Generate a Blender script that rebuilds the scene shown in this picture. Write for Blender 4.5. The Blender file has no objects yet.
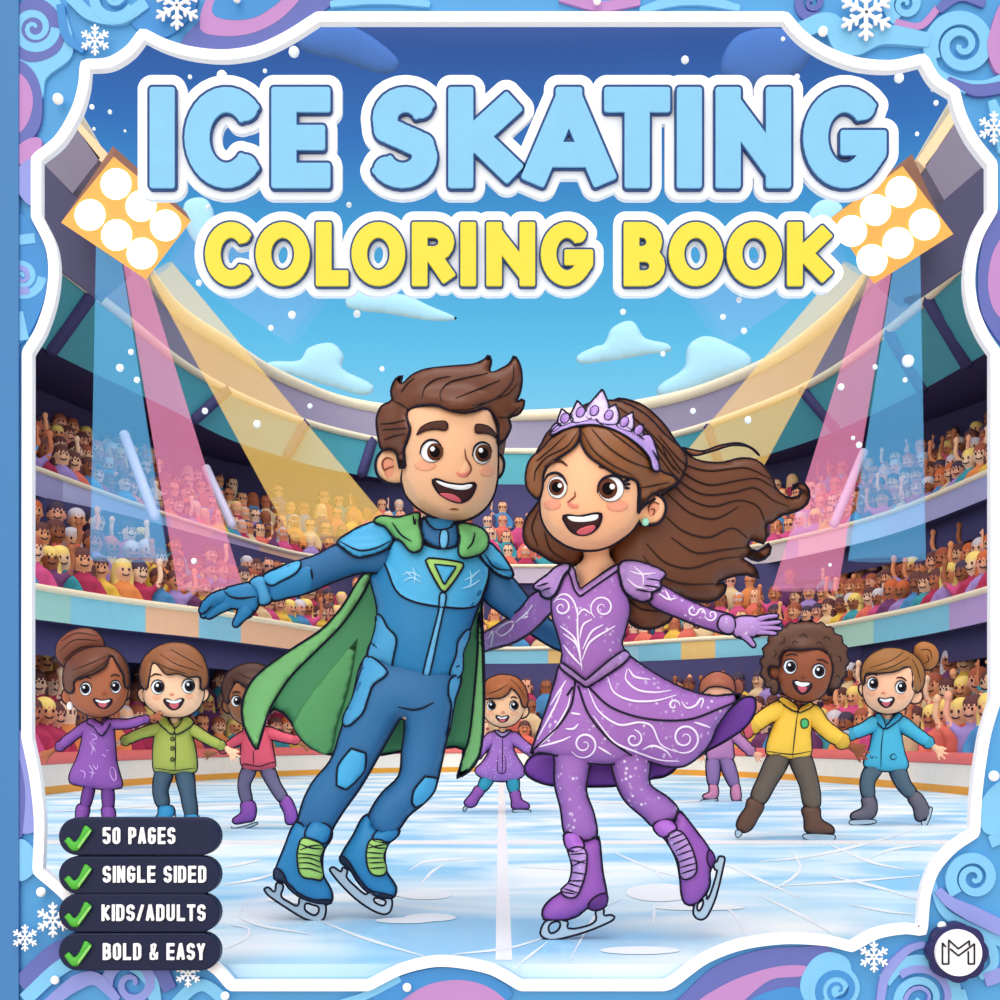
import bpy, math, random
import numpy as np
from mathutils import Vector
from mathutils.bvhtree import BVHTree
from mathutils.geometry import delaunay_2d_cdt
random.seed(7)
C = bpy.context.scene.collection
SC = bpy.context.scene
EYE, F, HZ = 0.55, 1400.0, 735.0      # eye height (m), focal length (px of a 1000 px frame), horizon row

# ------------------------------------------------------------------ camera, sky, sun, exposure
cd = bpy.data.cameras.new('camera'); cam = bpy.data.objects.new('camera', cd); C.objects.link(cam)
cam.location = (0, 0, EYE); cam.rotation_euler = (math.pi/2, 0, 0)
cd.sensor_width = 36; cd.lens = 36*F/1000; cd.shift_y = (HZ-500)/1000; cd.clip_end = 500
SC.camera = cam
SC.view_settings.view_transform = 'Standard'; SC.view_settings.look = 'None'
SC.view_settings.gamma = 1; SC.view_settings.use_curve_mapping = False
SC.view_settings.exposure = 0.12

def lin(h):
    h = h.lstrip('#'); r = []
    for i in (0, 2, 4):
        c = int(h[i:i+2], 16)/255
        r.append(c/12.92 if c <= .04045 else ((c+.055)/1.055)**2.4)
    return (r[0], r[1], r[2], 1)

W = bpy.data.worlds.new('sky'); SC.world = W; W.use_nodes = True
nt = W.node_tree; bg = nt.nodes['Background']
tc = nt.nodes.new('ShaderNodeTexCoord'); sx = nt.nodes.new('ShaderNodeSeparateXYZ'); rp = nt.nodes.new('ShaderNodeValToRGB')
nt.links.new(tc.outputs['Generated'], sx.inputs[0]); nt.links.new(sx.outputs['Z'], rp.inputs[0]); nt.links.new(rp.outputs[0], bg.inputs[0])
els = rp.color_ramp.elements
els[0].position = 0.0; els[0].color = lin('#ecdccb')
els[1].position = 0.20; els[1].color = lin('#86cdec')
for p, c in ((.27, '#5fbbe4'), (.335, '#469bd2'), (.39, '#3a72b8'), (.44, '#36589c'), (.62, '#a79fae'), (1.0, '#d8c4b4')):  # unseen warm tones at horizon and zenith added to balance the light
    e = els.new(p); e.color = lin(c)
bg.inputs[1].default_value = 1.0

def sun(name, energy, col, el, az, ang):
    l = bpy.data.lights.new(name, 'SUN'); l.energy = energy; l.color = col; l.angle = math.radians(ang)
    o = bpy.data.objects.new(name, l); C.objects.link(o)
    o.rotation_euler = (math.radians(90-el), 0, math.radians(az)); o.location = (0, -5, 8)
sun('sun', 1.25, (1, .93, .82), 22, -16, 50)
sun('right_fill', .6, (1, .92, .82), 14, 50, 80)  # side fills, added to flatten the shading on the figures
sun('left_fill', .4, (1, .92, .82), 12, -65, 80)
sun('overhead_fill', 2.1, (.95, .98, 1), 76, 0, 60)  # added from above to brighten the ice

# ------------------------------------------------------------------ materials
_M = {}
def mat(name, col, rough=.55, spec=.25, var=.05, sparkle=0, metal=0, alpha=1, emit=0, scale=9):
    if name in _M: return _M[name]
    m = bpy.data.materials.new(name); m.use_nodes = True; n = m.node_tree; b = n.nodes['Principled BSDF']
    b.inputs['Roughness'].default_value = rough; b.inputs['Specular IOR Level'].default_value = spec
    b.inputs['Metallic'].default_value = metal; b.inputs['Alpha'].default_value = alpha
    c = lin(col)
    t = n.nodes.new('ShaderNodeTexCoord'); no = n.nodes.new('ShaderNodeTexNoise'); no.inputs['Scale'].default_value = scale
    no.inputs['Detail'].default_value = 3
    mx = n.nodes.new('ShaderNodeMix'); mx.data_type = 'RGBA'
    n.links.new(t.outputs['Object'], no.inputs['Vector']); n.links.new(no.outputs['Fac'], mx.inputs['Factor'])
    mx.inputs['A'].default_value = tuple(max(0, x*(1-var)) for x in c[:3])+(1,)
    mx.inputs['B'].default_value = tuple(min(1, x*(1+var)) for x in c[:3])+(1,)
    out = mx.outputs['Result']
    if sparkle:
        v = n.nodes.new('ShaderNodeTexVoronoi'); v.inputs['Scale'].default_value = 55
        r = n.nodes.new('ShaderNodeMapRange'); r.inputs['From Min'].default_value = .06; r.inputs['From Max'].default_value = .30
        r.inputs['To Min'].default_value = sparkle; r.inputs['To Max'].default_value = 0
        n2 = n.nodes.new('ShaderNodeTexNoise'); n2.inputs['Scale'].default_value = 14
        r2 = n.nodes.new('ShaderNodeMapRange'); r2.inputs['From Min'].default_value = .44; r2.inputs['From Max'].default_value = .58
        ml = n.nodes.new('ShaderNodeMath'); ml.operation = 'MULTIPLY'
        m2 = n.nodes.new('ShaderNodeMix'); m2.data_type = 'RGBA'; m2.inputs['B'].default_value = (.9, .84, .95, 1)
        n.links.new(t.outputs['Object'], v.inputs['Vector']); n.links.new(v.outputs['Distance'], r.inputs['Value'])
        n.links.new(t.outputs['Object'], n2.inputs['Vector']); n.links.new(n2.outputs['Fac'], r2.inputs['Value'])
        n.links.new(r.outputs[0], ml.inputs[0]); n.links.new(r2.outputs[0], ml.inputs[1])
        n.links.new(ml.outputs[0], m2.inputs['Factor']); n.links.new(out, m2.inputs['A']); out = m2.outputs['Result']
    n.links.new(out, b.inputs['Base Color'])
    if emit:
        b.inputs['Emission Color'].default_value = c; b.inputs['Emission Strength'].default_value = emit
    _M[name] = m; return m
INK = mat('ink piping', '#1d1b2b', .6, .1)
WHITE = mat('white', '#fbfbff', .5, .2, .01)

# ------------------------------------------------------------------ geometry helpers
def Z(x0, y0, s, pts): return [(x0+p[0]/s, y0+p[1]/s)+tuple(p[2:]) for p in pts]
def Pt(px, py, d): return ((px-500)*d/F, d, EYE+(HZ-py)*d/F)

def smooth(pts, closed=True, n=5):
    """Catmull-Rom; a point with a third entry 'c' is a sharp corner."""
    P = [np.array(p[:2], float) for p in pts]; K = [len(p) > 2 and p[2] == 'c' for p in pts]; N = len(P); out = []
    for i in range(N if closed else N-1):
        a, b = P[i], P[(i+1) % N]
        p0 = P[i-1] if (closed or i > 0) else a
        p3 = P[(i+2) % N] if (closed or i+2 < N) else b
        if K[i]: p0 = a-(b-a)*.3
        if K[(i+1) % N]: p3 = b+(b-a)*.3
        L = np.linalg.norm(b-a); m0 = b-p0; m1 = p3-a
        for m in (0, 1):
            v = (m0, m1)[m]; l = np.linalg.norm(v)
            if l > 1e-9: v = v/l*L*.9
            if m == 0: m0 = v
            else: m1 = v
        for t in np.linspace(0, 1, n, endpoint=False):
            out.append((2*t**3-3*t**2+1)*a+(t**3-2*t**2+t)*m0+(-2*t**3+3*t**2)*b+(t**3-t**2)*m1)
    if not closed: out.append(P[-1])
    return out

def resample(pts, step, closed=True):
    P = [np.array(p[:2], float) for p in pts]
    if closed: P = P+[P[0]]
    P = np.array(P); d = np.r_[0, np.cumsum(np.linalg.norm(np.diff(P, axis=0), axis=1))]
    n = max(3 if closed else 2, int(round(d[-1]/step))+(0 if closed else 1))
    t = np.linspace(0, d[-1], n, endpoint=not closed)
    return [np.array((np.interp(x, d, P[:, 0]), np.interp(x, d, P[:, 1]))) for x in t]

def inside(poly, x, y):
    P = np.array(poly); x1, y1 = P[:, 0], P[:, 1]; x2, y2 = np.roll(x1, -1), np.roll(y1, -1)
    r = np.zeros(len(x), bool)
    for a, b, c, d in zip(x1, y1, x2, y2):
        if b == d: continue
        k = ((b > y) != (d > y)) & (x < (c-a)*(y-b)/(d-b)+a); r ^= k
    return r

def dist_poly(poly, x, y):
    P = np.array(poly); Q = np.roll(P, -1, axis=0); m = np.full(len(x), 1e9)
    for a, b in zip(P, Q):
        d = b-a; L = max(d@d, 1e-12); t = np.clip(((x-a[0])*d[0]+(y-a[1])*d[1])/L, 0, 1)
        m = np.minimum(m, np.hypot(x-a[0]-t*d[0], y-a[1]-t*d[1]))
    return m

def mesh2d(pts, n_target=220, smooth_it=True):
    """outline -> 2-D triangles and inflation sqrt(u), u the Poisson solution (zero on the outline)"""
    B = smooth(pts) if smooth_it else [np.array(p[:2], float) for p in pts]
    A = np.array(B); area = abs(np.sum(A[:, 0]*np.roll(A[:, 1], -1)-A[:, 1]*np.roll(A[:, 0], -1)))/2
    s = max(math.sqrt(area/n_target), .12)
    per = np.sum(np.linalg.norm(A-np.roll(A, -1, axis=0), axis=1))
    B = resample(B, min(s, per/14)); A = np.array(B)
    x0, y0 = A.min(0); x1, y1 = A.max(0); g = []
    ny = int((y1-y0)/(s*.87))+1
    for j in range(ny+1):
        for i in range(int((x1-x0)/s)+2): g.append((x0+(i+.5*(j % 2))*s, y0+j*s*.87))
    g = np.array(g); k = inside(A, g[:, 0], g[:, 1]); g = g[k]
    if len(g): g = g[dist_poly(A, g[:, 0], g[:, 1]) > .45*s]
    V = np.vstack([A, g]) if len(g) else A
    nb = len(A)
    vo, _, fo, ov, _, _ = delaunay_2d_cdt([Vector(v) for v in V], [], [list(range(nb))], 1, 1e-7)
    T = [tuple(f) for f in fo if len(f) == 3]
    vo = np.array([(v[0], v[1]) for v in vo]); isb = np.zeros(len(vo), bool); idx = {}
    for i, o in enumerate(ov):
        for q in o:
            if q < nb: isb[i] = True; idx[q] = i
    ring = [idx[q] for q in range(nb) if q in idx]
    n = len(vo); Kc = np.zeros((n, n)); M = np.zeros(n)
    for a, b, c in T:
        for i, j, k in ((a, b, c), (b, c, a), (c, a, b)):
            u = vo[i]-vo[k]; v = vo[j]-vo[k]; cr = u[0]*v[1]-u[1]*v[0]
            w = .5*(u@v)/(abs(cr)+1e-9); Kc[i, j] -= w; Kc[j, i] -= w; Kc[i, i] += w; Kc[j, j] += w
            M[k] += abs(cr)/6
    h = np.zeros(n); I = np.where(~isb)[0]
    if len(I):
        u = np.linalg.solve(Kc[np.ix_(I, I)]+1e-9*np.eye(len(I)), 4*M[I]); h[I] = np.sqrt(np.maximum(u, 0))
    T2 = []
    for a, b, c in T:
        u = vo[b]-vo[a]; v = vo[c]-vo[a]
        T2.append((a, b, c) if u[0]*v[1]-u[1]*v[0] > 0 else (a, c, b))
    return vo, T2, h, ring

ORG, GEO = {}, {}
def obj(name, V, Fc, mats, parent=None, fm=None, flat=False, kind=None):
    L = Vector((0, 0, 0)) if parent is None else ORG[parent.name]
    me = bpy.data.meshes.new(name)
    me.from_pydata([tuple(Vector(v)-L) for v in V], [], [tuple(f) for f in Fc])
    for m in (mats if isinstance(mats, (list, tuple)) else [mats]): me.materials.append(m)
    if fm is not None: me.polygons.foreach_set('material_index', list(fm))
    if not flat: me.polygons.foreach_set('use_smooth', [True]*len(me.polygons))
    me.update()
    o = bpy.data.objects.new(name, me); C.objects.link(o)
    if parent is not None: o.parent = parent
    if kind: o['kind'] = kind
    ORG[o.name] = L.copy(); GEO[o.name] = ([tuple(v) for v in V], [tuple(f) for f in Fc])
    return o

def tag(o, label, cat, group=None):
    o['label'] = label; o['category'] = cat
    if group: o['group'] = group
    return o
def thing(name, label, cat, loc, group=None):
    o = bpy.data.objects.new(name, None); C.objects.link(o); o.location = loc; o.empty_display_size = .1
    ORG[o.name] = Vector(loc); return tag(o, label, cat, group)

class G:                                   # geometry collector with material indices
    def __init__(s): s.V, s.F, s.M = [], [], []
    def add(s, V, Fc, m=0):
        b = len(s.V); s.V += [tuple(v) for v in V]; s.F += [tuple(i+b for i in f) for f in Fc]; s.M += [m]*len(Fc); return s

def tube(P, r, sides=6, closed=False):
    """tube through 3-D points; r a number or a list"""
    P = [Vector(p) for p in P]; n = len(P); R = [r]*n if not hasattr(r, '__len__') else r
    V, Fc = [], []; up = None
    for i in range(n):
        t = (P[(i+1) % n]-P[i-1]) if closed else (P[min(i+1, n-1)]-P[max(i-1, 0)])
        t = t.normalized() if t.length > 1e-9 else Vector((1, 0, 0))
        if up is None:
            up = Vector((0, 1, 0)); up = up if abs(t.y) < .9 else Vector((0, 0, 1))
        a = t.cross(up); a = a.normalized() if a.length > 1e-6 else Vector((1, 0, 0)); b = a.cross(t).normalized(); up = b
        for k in range(sides):
            th = 2*math.pi*k/sides; V.append(P[i]+(a*math.cos(th)+b*math.sin(th))*R[i])
    for i in range(n if closed else n-1):
        j = (i+1) % n
        for k in range(sides): Fc.append((i*sides+k, i*sides+(k+1) % sides, j*sides+(k+1) % sides, j*sides+k))
    if not closed:
        for i, sg in ((0, -1), (n-1, 1)):
            q = P[0] if i == 0 else P[-1]
            d = (P[0]-P[1]) if i == 0 else (P[-1]-P[-2])
            d = d.normalized()*R[i]*.8 if d.length > 1e-9 else Vector((0, 0, 0))
            V.append(q+d); c = len(V)-1
            for k in range(sides):
                f = (i*sides+k, i*sides+(k+1) % sides, c); Fc.append(f if sg > 0 else f[::-1])
    return V, Fc

def capsule_limb(pts, sides=10):           # tapered limb with rounded ends through (x,y,z,r)
    P = [Vector(p[:3]) for p in pts]; R = [p[3] for p in pts]
    a = (P[0]-P[1]).normalized(); b = (P[-1]-P[-2]).normalized()
    P = [P[0]+a*R[0]*.7]+P+[P[-1]+b*R[-1]*.7]; R = [R[0]*.7]+R+[R[-1]*.7]
    return tube(P, R, sides)

def ellipsoid(c, r, seg=14, rings=9):
    V, Fc = [(c[0], c[1], c[2]+r[2])], []
    for i in range(1, rings):
        a = math.pi*i/rings
        for k in range(seg):
            b = 2*math.pi*k/seg; V.append((c[0]+r[0]*math.sin(a)*math.cos(b), c[1]+r[1]*math.sin(a)*math.sin(b), c[2]+r[2]*math.cos(a)))
    V.append((c[0], c[1], c[2]-r[2])); L = len(V)-1
    for k in range(seg):
        Fc.append((0, 1+k, 1+(k+1) % seg)); q = 1+(rings-2)*seg; Fc.append((L, q+(k+1) % seg, q+k))
        for i in range(rings-2):
            u = 1+i*seg; Fc.append((u+k, u+seg+k, u+seg+(k+1) % seg, u+(k+1) % seg))
    return V, Fc

def puffgeo(pts, D, dy=0, k=.7, kb=None, n=220, rim=0, back=True, cap=None):
    """an outline inflated to a rounded body; returns G: material 0 surface, 1 rim piping"""
    v, T, h, ring = mesh2d(pts, n); kb = k if kb is None else kb
    dyf = dy if callable(dy) else (lambda x, y: dy)
    g = G(); V, Fc = [], []
    hh = h if cap is None else cap*np.tanh(h/cap)
    for (x, y), q in zip(v, hh):
        d = D+dyf(x, y); p = Pt(x, y, d); V.append((p[0], d-q*k*d/F, p[2]))
    m = len(V); bi = list(range(m))
    rs = set(ring)
    for i in range(m):
        if i not in rs:
            x, y = v[i]; d = D+dyf(x, y); p = Pt(x, y, d); bi[i] = len(V); V.append((p[0], d+hh[i]*kb*d/F, p[2]))
    for a, b, c in T:
        Fc.append((a, b, c)); Fc.append((bi[c], bi[b], bi[a]))
    g.add(V, Fc, 0)
    if rim:
        R = [Pt(*v[i], D+dyf(*v[i])) for i in ring]
        g.add(*tube(R, rim*D/F, 6, True), 1)
    return g

def puff(name, pts, D, m, parent=None, dy=0, k=.7, kb=None, n=220, rim=0, ink=None, cap=None):
    g = puffgeo(pts, D, dy, k, kb, n, rim, cap=cap)
    return obj(name, g.V, g.F, [m, ink or INK], parent, g.M)

def bvh(objs):
    V, Fc = [], []
    for o in (objs if isinstance(objs, (list, tuple)) else [objs]):
        a, f = GEO[o.name]; b = len(V); V += a; Fc += [tuple(i+b for i in q) for q in f]
    return BVHTree.FromPolygons([Vector(x) for x in V], Fc)
def depth(bv, px, py):
    d = Vector(((px-500)/F, 1, (HZ-py)/F)); h = bv.ray_cast(Vector((0, 0, EYE)), d.normalized())
    return h[0].y if h[0] is not None else None
def depths(bv, P):
    D = [depth(bv, *p) for p in P]; ok = [i for i, d in enumerate(D) if d is not None]
    if not ok: return [4.0]*len(P)
    for i, d in enumerate(D):
        if d is None: D[i] = D[min(ok, key=lambda j: (P[j][0]-P[i][0])**2+(P[j][1]-P[i][1])**2)]
    return D

def patchgeo(pts, bv, lift=.004, k=0, n=60, rim=0, thick=.02, sm=True, cap=3):
    v, T, h, ring = mesh2d(pts, n, sm); dd = depths(bv, [tuple(p) for p in v]); g = G(); V = []
    for (x, y), q, d in zip(v, h, dd):
        V.append(Pt(x, y, d-lift-cap*math.tanh(q/cap)*k*d/F))
    Fc = list(T); b = len(V)
    for i in ring: p = Pt(*v[i], dd[i]+thick); V.append(p)
    m = len(ring)
    for i in range(m): Fc.append((ring[(i+1) % m], ring[i], b+i, b+(i+1) % m))
    g.add(V, Fc, 0)
    if rim:
        d0 = sum(dd)/len(dd)
        g.add(*tube([Pt(*v[i], dd[i]-lift) for i in ring], rim*d0/F, 6, True), 1)
    return g
def patch(name, pts, bv, m, parent, lift=.004, k=0, n=60, rim=0, ink=None, thick=.02, sm=True):
    g = patchgeo(pts, bv, lift, k, n, rim, thick, sm); return obj(name, g.V, g.F, [m, ink or INK], parent, g.M)

def lines(name, L, bv, m, parent, r=1.2, lift=.002, taper=True, step=2.5, sides=5):
    """strokes lying on a surface; each stroke a list of px points, optional width as last number"""
    g = G()
    for s in L:
        w = r
        if not hasattr(s[-1], '__len__'): w = s[-1]; s = s[:-1]
        P = resample(smooth(s, False, 6), step, False); dd = depths(bv, [tuple(p) for p in P]); n = len(P)
        R = [(w*d/F)*((.35+.65*math.sin(math.pi*min(1, (i+.5)/n))) if taper else 1) for i, d in enumerate(dd)]
        g.add(*tube([Pt(*p, d-lift) for p, d in zip(P, dd)], R, sides), 0)
    return obj(name, g.V, g.F, m, parent)

def ell(cx, cy, rx, ry, rot=0, n=14):
    a = [2*math.pi*i/n for i in range(n)]; c, s = math.cos(rot), math.sin(rot)
    return [(cx+rx*math.cos(t)*c-ry*math.sin(t)*s, cy+rx*math.cos(t)*s+ry*math.sin(t)*c) for t in a]
def limbpoly(pts, n=7):                    # (x,y,w) centre line -> outline with rounded ends
    P = [np.array(p[:2], float) for p in pts]; w = [p[2] for p in pts]; L, R = [], []
    for i in range(len(P)):
        t = P[min(i+1, len(P)-1)]-P[max(i-1, 0)]; t = t/np.linalg.norm(t); q = np.array((-t[1], t[0]))
        L.append(P[i]+q*w[i]); R.append(P[i]-q*w[i])
    t = P[-1]-P[-2]; t = t/np.linalg.norm(t); e = P[-1]+t*w[-1]*.8
    t = P[0]-P[1]; t = t/np.linalg.norm(t); s = P[0]+t*w[0]*.8
    return [tuple(x) for x in L+[e]+R[::-1]+[s]]

def fuse(pieces, voxel, smooth_n=4):
    """closed pieces -> one continuous skin (voxel remesh), material of each face from the nearest piece"""
    me = bpy.data.meshes.new('tmp'); V, Fc, M = [], [], []
    for (pv, pf, m) in pieces:
        b = len(V); V += [tuple(x) for x in pv]; Fc += [tuple(i+b for i in f) for f in pf]; M += [m]*len(pf)
    me.from_pydata(V, [], Fc); o = bpy.data.objects.new('tmp', me); C.objects.link(o)
    md = o.modifiers.new('r', 'REMESH'); md.mode = 'VOXEL'; md.voxel_size = voxel
    if smooth_n:
        s = o.modifiers.new('s', 'SMOOTH'); s.iterations = smooth_n; s.factor = .5
    dg = bpy.context.evaluated_depsgraph_get(); m2 = bpy.data.meshes.new_from_object(o.evaluated_get(dg))
    RV = [tuple(v.co) for v in m2.vertices]; RF = [tuple(p.vertices) for p in m2.polygons]
    if len(set(M)) > 1:
        bv = BVHTree.FromPolygons([Vector(x) for x in V], Fc); RM = []
        for p in m2.polygons: RM.append(M[bv.find_nearest(p.center)[2]])
    else: RM = [M[0] if M else 0]*len(RF)
    bpy.data.objects.remove(o); bpy.data.meshes.remove(me); bpy.data.meshes.remove(m2)
    g = G(); g.V, g.F, g.M = RV, RF, RM
    return g

def slab(name, loops, D, thick, m, parent=None, bevel=0, rim=0, ink=None, kind=None):
    """flat board cut out of loops (even-odd: inner loops are holes), standing at depth D, front face at D-thick/2"""
    if bevel == 0:
        V0, E0 = [], []
        for lp in loops:
            b = len(V0); V0 += [Vector((float(q[0]), float(q[1]))) for q in lp]; E0 += [(b+i, b+(i+1) % len(lp)) for i in range(len(lp))]
        vo, _, fo, _, _, _ = delaunay_2d_cdt(V0, E0, [], 0, 1e-6)
        T = [tuple(f) for f in fo]; cx = np.array([sum(vo[i][0] for i in f)/len(f) for f in T]); cy = np.array([sum(vo[i][1] for i in f)/len(f) for f in T])
        k = np.zeros(len(T), bool)
        for lp in loops: k ^= inside([(q[0], q[1]) for q in lp], cx, cy)
        T = [f for f, q in zip(T, k) if q]; g = G(); n = len(vo); h = thick/2
        T = [f if (vo[f[1]][0]-vo[f[0]][0])*(vo[f[2]][1]-vo[f[0]][1])-(vo[f[1]][1]-vo[f[0]][1])*(vo[f[2]][0]-vo[f[0]][0]) > 0 else f[::-1] for f in T]
        def w(q, s): p = Pt(q[0], q[1], D-h); return (p[0], D+s*h, p[2])
        g.add([w(q, -1) for q in vo]+[w(q, 1) for q in vo], T+[tuple(i+n for i in f[::-1]) for f in T], 0)
        for lp in loops:
            m_ = len(lp); a = np.array([(q[0], q[1]) for q in lp]); cw = np.sum(a[:, 0]*np.roll(a[:, 1], -1)-a[:, 1]*np.roll(a[:, 0], -1)) > 0
            Fs = [(i, (i+1) % m_, m_+(i+1) % m_, m_+i) for i in range(m_)]
            g.add([w(q, -1) for q in lp]+[w(q, 1) for q in lp], Fs if not cw else [f[::-1] for f in Fs], 0)
        if rim:
            for lp in loops: g.add(*tube([Pt(q[0], q[1], D-thick/2) for q in lp], rim*D/F, 6, True), 1)
        return obj(name, g.V, g.F, [m, ink or INK], parent, g.M, flat=True, kind=kind)
    cu = bpy.data.curves.new('tmp', 'CURVE'); cu.dimensions = '2D'; cu.fill_mode = 'BOTH'
    cu.extrude = thick/2-bevel; cu.bevel_depth = bevel; cu.bevel_resolution = 1
    for lp in loops:
        sp = cu.splines.new('POLY'); sp.points.add(len(lp)-1); sp.use_cyclic_u = True
        for p, q in zip(sp.points, lp):
            w = Pt(q[0], q[1], D-thick/2); p.co = (w[0], w[2], 0, 1)
    o = bpy.data.objects.new('tmp', cu); C.objects.link(o)
    dg = bpy.context.evaluated_depsgraph_get(); me = bpy.data.meshes.new_from_object(o.evaluated_get(dg))
    g = G(); g.add([(v.co.x, D-v.co.z, v.co.y) for v in me.vertices], [tuple(p.vertices) for p in me.polygons], 0)
    bpy.data.objects.remove(o); bpy.data.curves.remove(cu); bpy.data.meshes.remove(me)
    if rim:
        for lp in loops: g.add(*tube([Pt(q[0], q[1], D-thick/2) for q in lp], rim*D/F, 6, True), 1)
    return obj(name, g.V, g.F, [m, ink or INK], parent, g.M, flat=True, kind=kind)

def ribbon(pts, w, closed=False, step=4):
    """two-sided strip outline of a px path (w a half width or list at the path's ends)"""
    P = resample(smooth(pts, closed, 8), step, closed); n = len(P); L, R = [], []
    for i in range(n):
        t = (P[(i+1) % n]-P[i-1]) if closed else P[min(i+1, n-1)]-P[max(i-1, 0)]
        t = t/(np.linalg.norm(t)+1e-9); q = np.array((-t[1], t[0])); u = i/max(1, n-1)
        ww = w if not hasattr(w, '__len__') else np.interp(u, np.linspace(0, 1, len(w)), w)
        L.append(P[i]+q*ww); R.append(P[i]-q*ww)
    return (L, R) if closed else [L+R[::-1]]

# ------------------------------------------------------------------ the arena: rings of the stands at constant height
def ring(rel, pts, n=90, ext=2.5):
    """a horizontal ring rel metres above eye level, seen through pts; returns plan points left to right"""
    P = [np.array(((x-500)*F*rel/(HZ-y)/F, F*rel/(HZ-y))) for x, y in pts]
    P = resample(smooth([tuple(p) for p in P], False, 8), .15, False)
    # even out the plan curve, keep both halves alike, carry it on towards the viewer
    for _ in range(12):
        P = [P[0]]+[(P[i-1]+2*P[i]+P[i+1])/4 for i in range(1, len(P)-1)]+[P[-1]]
    a = P[0]-P[6]; b = P[-1]-P[-7]; a /= np.linalg.norm(a); b /= np.linalg.norm(b)
    P = [P[0]+a*ext]+P+[P[-1]+b*ext]
    d = np.r_[0, np.cumsum([np.linalg.norm(P[i+1]-P[i]) for i in range(len(P)-1)])]; t = np.linspace(0, d[-1], n); A = np.array(P)
    return np.c_[np.interp(t, d, A[:, 0]), np.interp(t, d, A[:, 1])]
def offset(R, o):
    T = np.gradient(R, axis=0); T /= np.linalg.norm(T, axis=1)[:, None]; N = np.c_[-T[:, 1], T[:, 0]]
    return R+N*o
def loft(rows, m=0):
    g = G(); n = len(rows[0][0]); V = [(x, y, z) for R, z in rows for x, y in R]; Fc = []
    for j in range(len(rows)-1):
        for i in range(n-1): Fc.append((j*n+i, j*n+i+1, (j+1)*n+i+1, (j+1)*n+i))
    return g.add(V, Fc, m)

RB = ring(-.165, [(45, 753), (120, 750.5), (240, 748), (370, 746.5), (500, 746), (630, 746.5), (760, 748), (880, 750.5), (965, 753)])
F1 = ring(1.45, [(32, 586), (112, 599), (192, 609), (256, 619), (328, 631), (415, 644), (505, 649), (600, 646), (680, 640), (784, 634), (840, 624), (928, 606), (992, 588)])
F2 = ring(2.99, [(32, 467), (128, 502), (192, 523), (230, 535), (270, 547), (310, 556), (400, 564), (500, 566), (620, 565), (700, 556), (772, 543), (804, 536), (880, 516), (928, 498), (992, 470)])
T0 = ring(4.71, [(32, 342), (50, 352), (112, 382), (172, 410), (230, 440), (290, 459), (330, 470), (420, 483), (510, 488), (600, 486), (700, 472), (770, 454), (824, 436), (878, 412), (926, 388), (971, 362)])
T1 = ring(5.46, [(56, 264), (95, 295), (134, 326), (170, 356), (212, 383), (260, 406), (305, 423), (350, 435), (420, 448), (510, 452), (600, 450), (680, 434), (740, 414), (800, 390), (848, 362), (890, 330), (923, 303), (968, 260)])
T2 = ring(6.22, [(73, 122), (99, 165), (122, 225), (146, 275), (179, 315), (227, 345), (260, 368), (305, 389), (350, 405), (420, 414), (510, 417), (600, 412), (680, 398), (725, 383), (779, 359), (812, 335), (848, 305), (876, 270), (905, 200), (952, 120)])

NAVY = mat('stand wall indigo', '#46446f', .8, .1)
STEP = mat('stand step indigo', '#4d4a74', .8, .1)
CREAM = mat('cream edge', '#fbeccb', .5)
def strip(name, rows, m, fm=None):
    g = loft(rows); return obj(name, g.V, g.F, m, None, fm, kind='structure')
def ledge(name, R, z, r, m):
    g = G().add(*tube([(x, y, z) for x, y in R], r, 8)); return obj(name, g.V, g.F, m, kind='structure')
def colours(R, z, cuts, cols):
    """one material index per ring segment from px boundaries"""
    out = []
    for i in range(len(R)-1):
        x, y = (R[i]+R[i+1])/2; px = 500+x*F/y; out.append(sum(px > c for c in cuts))
    return out

# ice
ice = bpy.data.materials.new('ice'); ice.use_nodes = True; n_ = ice.node_tree; b_ = n_.nodes['Principled BSDF']
b_.inputs['Roughness'].default_value = .09; b_.inputs['Specular IOR Level'].default_value = .6
tc_ = n_.nodes.new('ShaderNodeTexCoord'); mp_ = n_.nodes.new('ShaderNodeMapping'); mp_.inputs['Scale'].default_value = (.55, .9, 1)
no_ = n_.nodes.new('ShaderNodeTexNoise'); no_.inputs['Scale'].default_value = 1.6; no_.inputs['Detail'].default_value = 2; no_.inputs['Distortion'].default_value = .8
cr_ = n_.nodes.new('ShaderNodeValToRGB'); e_ = cr_.color_ramp.elements
e_[0].position = .36; e_[0].color = lin('#93cef2'); e_[1].position = .66; e_[1].color = lin('#f2fbff')
x_ = e_.new(.5); x_.color = lin('#c3e6f8')
n_.links.new(tc_.outputs['Object'], mp_.inputs[0]); n_.links.new(mp_.outputs[0], no_.inputs['Vector']); n_.links.new(no_.outputs['Fac'], cr_.inputs[0]); gl_ = n_.nodes.new('ShaderNodeBsdfGlossy'); gl_.inputs['Roughness'].default_value = .12; df_ = n_.nodes.new('ShaderNodeBsdfDiffuse'); ms_ = n_.nodes.new('ShaderNodeMixShader'); ms_.inputs[0].default_value = .2
n_.links.new(cr_.outputs[0], df_.inputs['Color']); n_.links.new(df_.outputs[0], ms_.inputs[1]); n_.links.new(gl_.outputs[0], ms_.inputs[2]); n_.links.new(ms_.outputs[0], n_.nodes['Material Output'].inputs['Surface'])
obj('floor', [(-9, 3.36, 0), (9, 3.36, 0), (9, 27, 0), (-9, 27, 0), (-9, 3.36, -.25), (9, 3.36, -.25), (9, 27, -.25), (-9, 27, -.25)],
    [(0, 1, 2, 3), (7, 6, 5, 4), (4, 5, 1, 0), (5, 6, 2, 1), (6, 7, 3, 2), (7, 4, 0, 3)], ice, flat=True, kind='structure')
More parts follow.
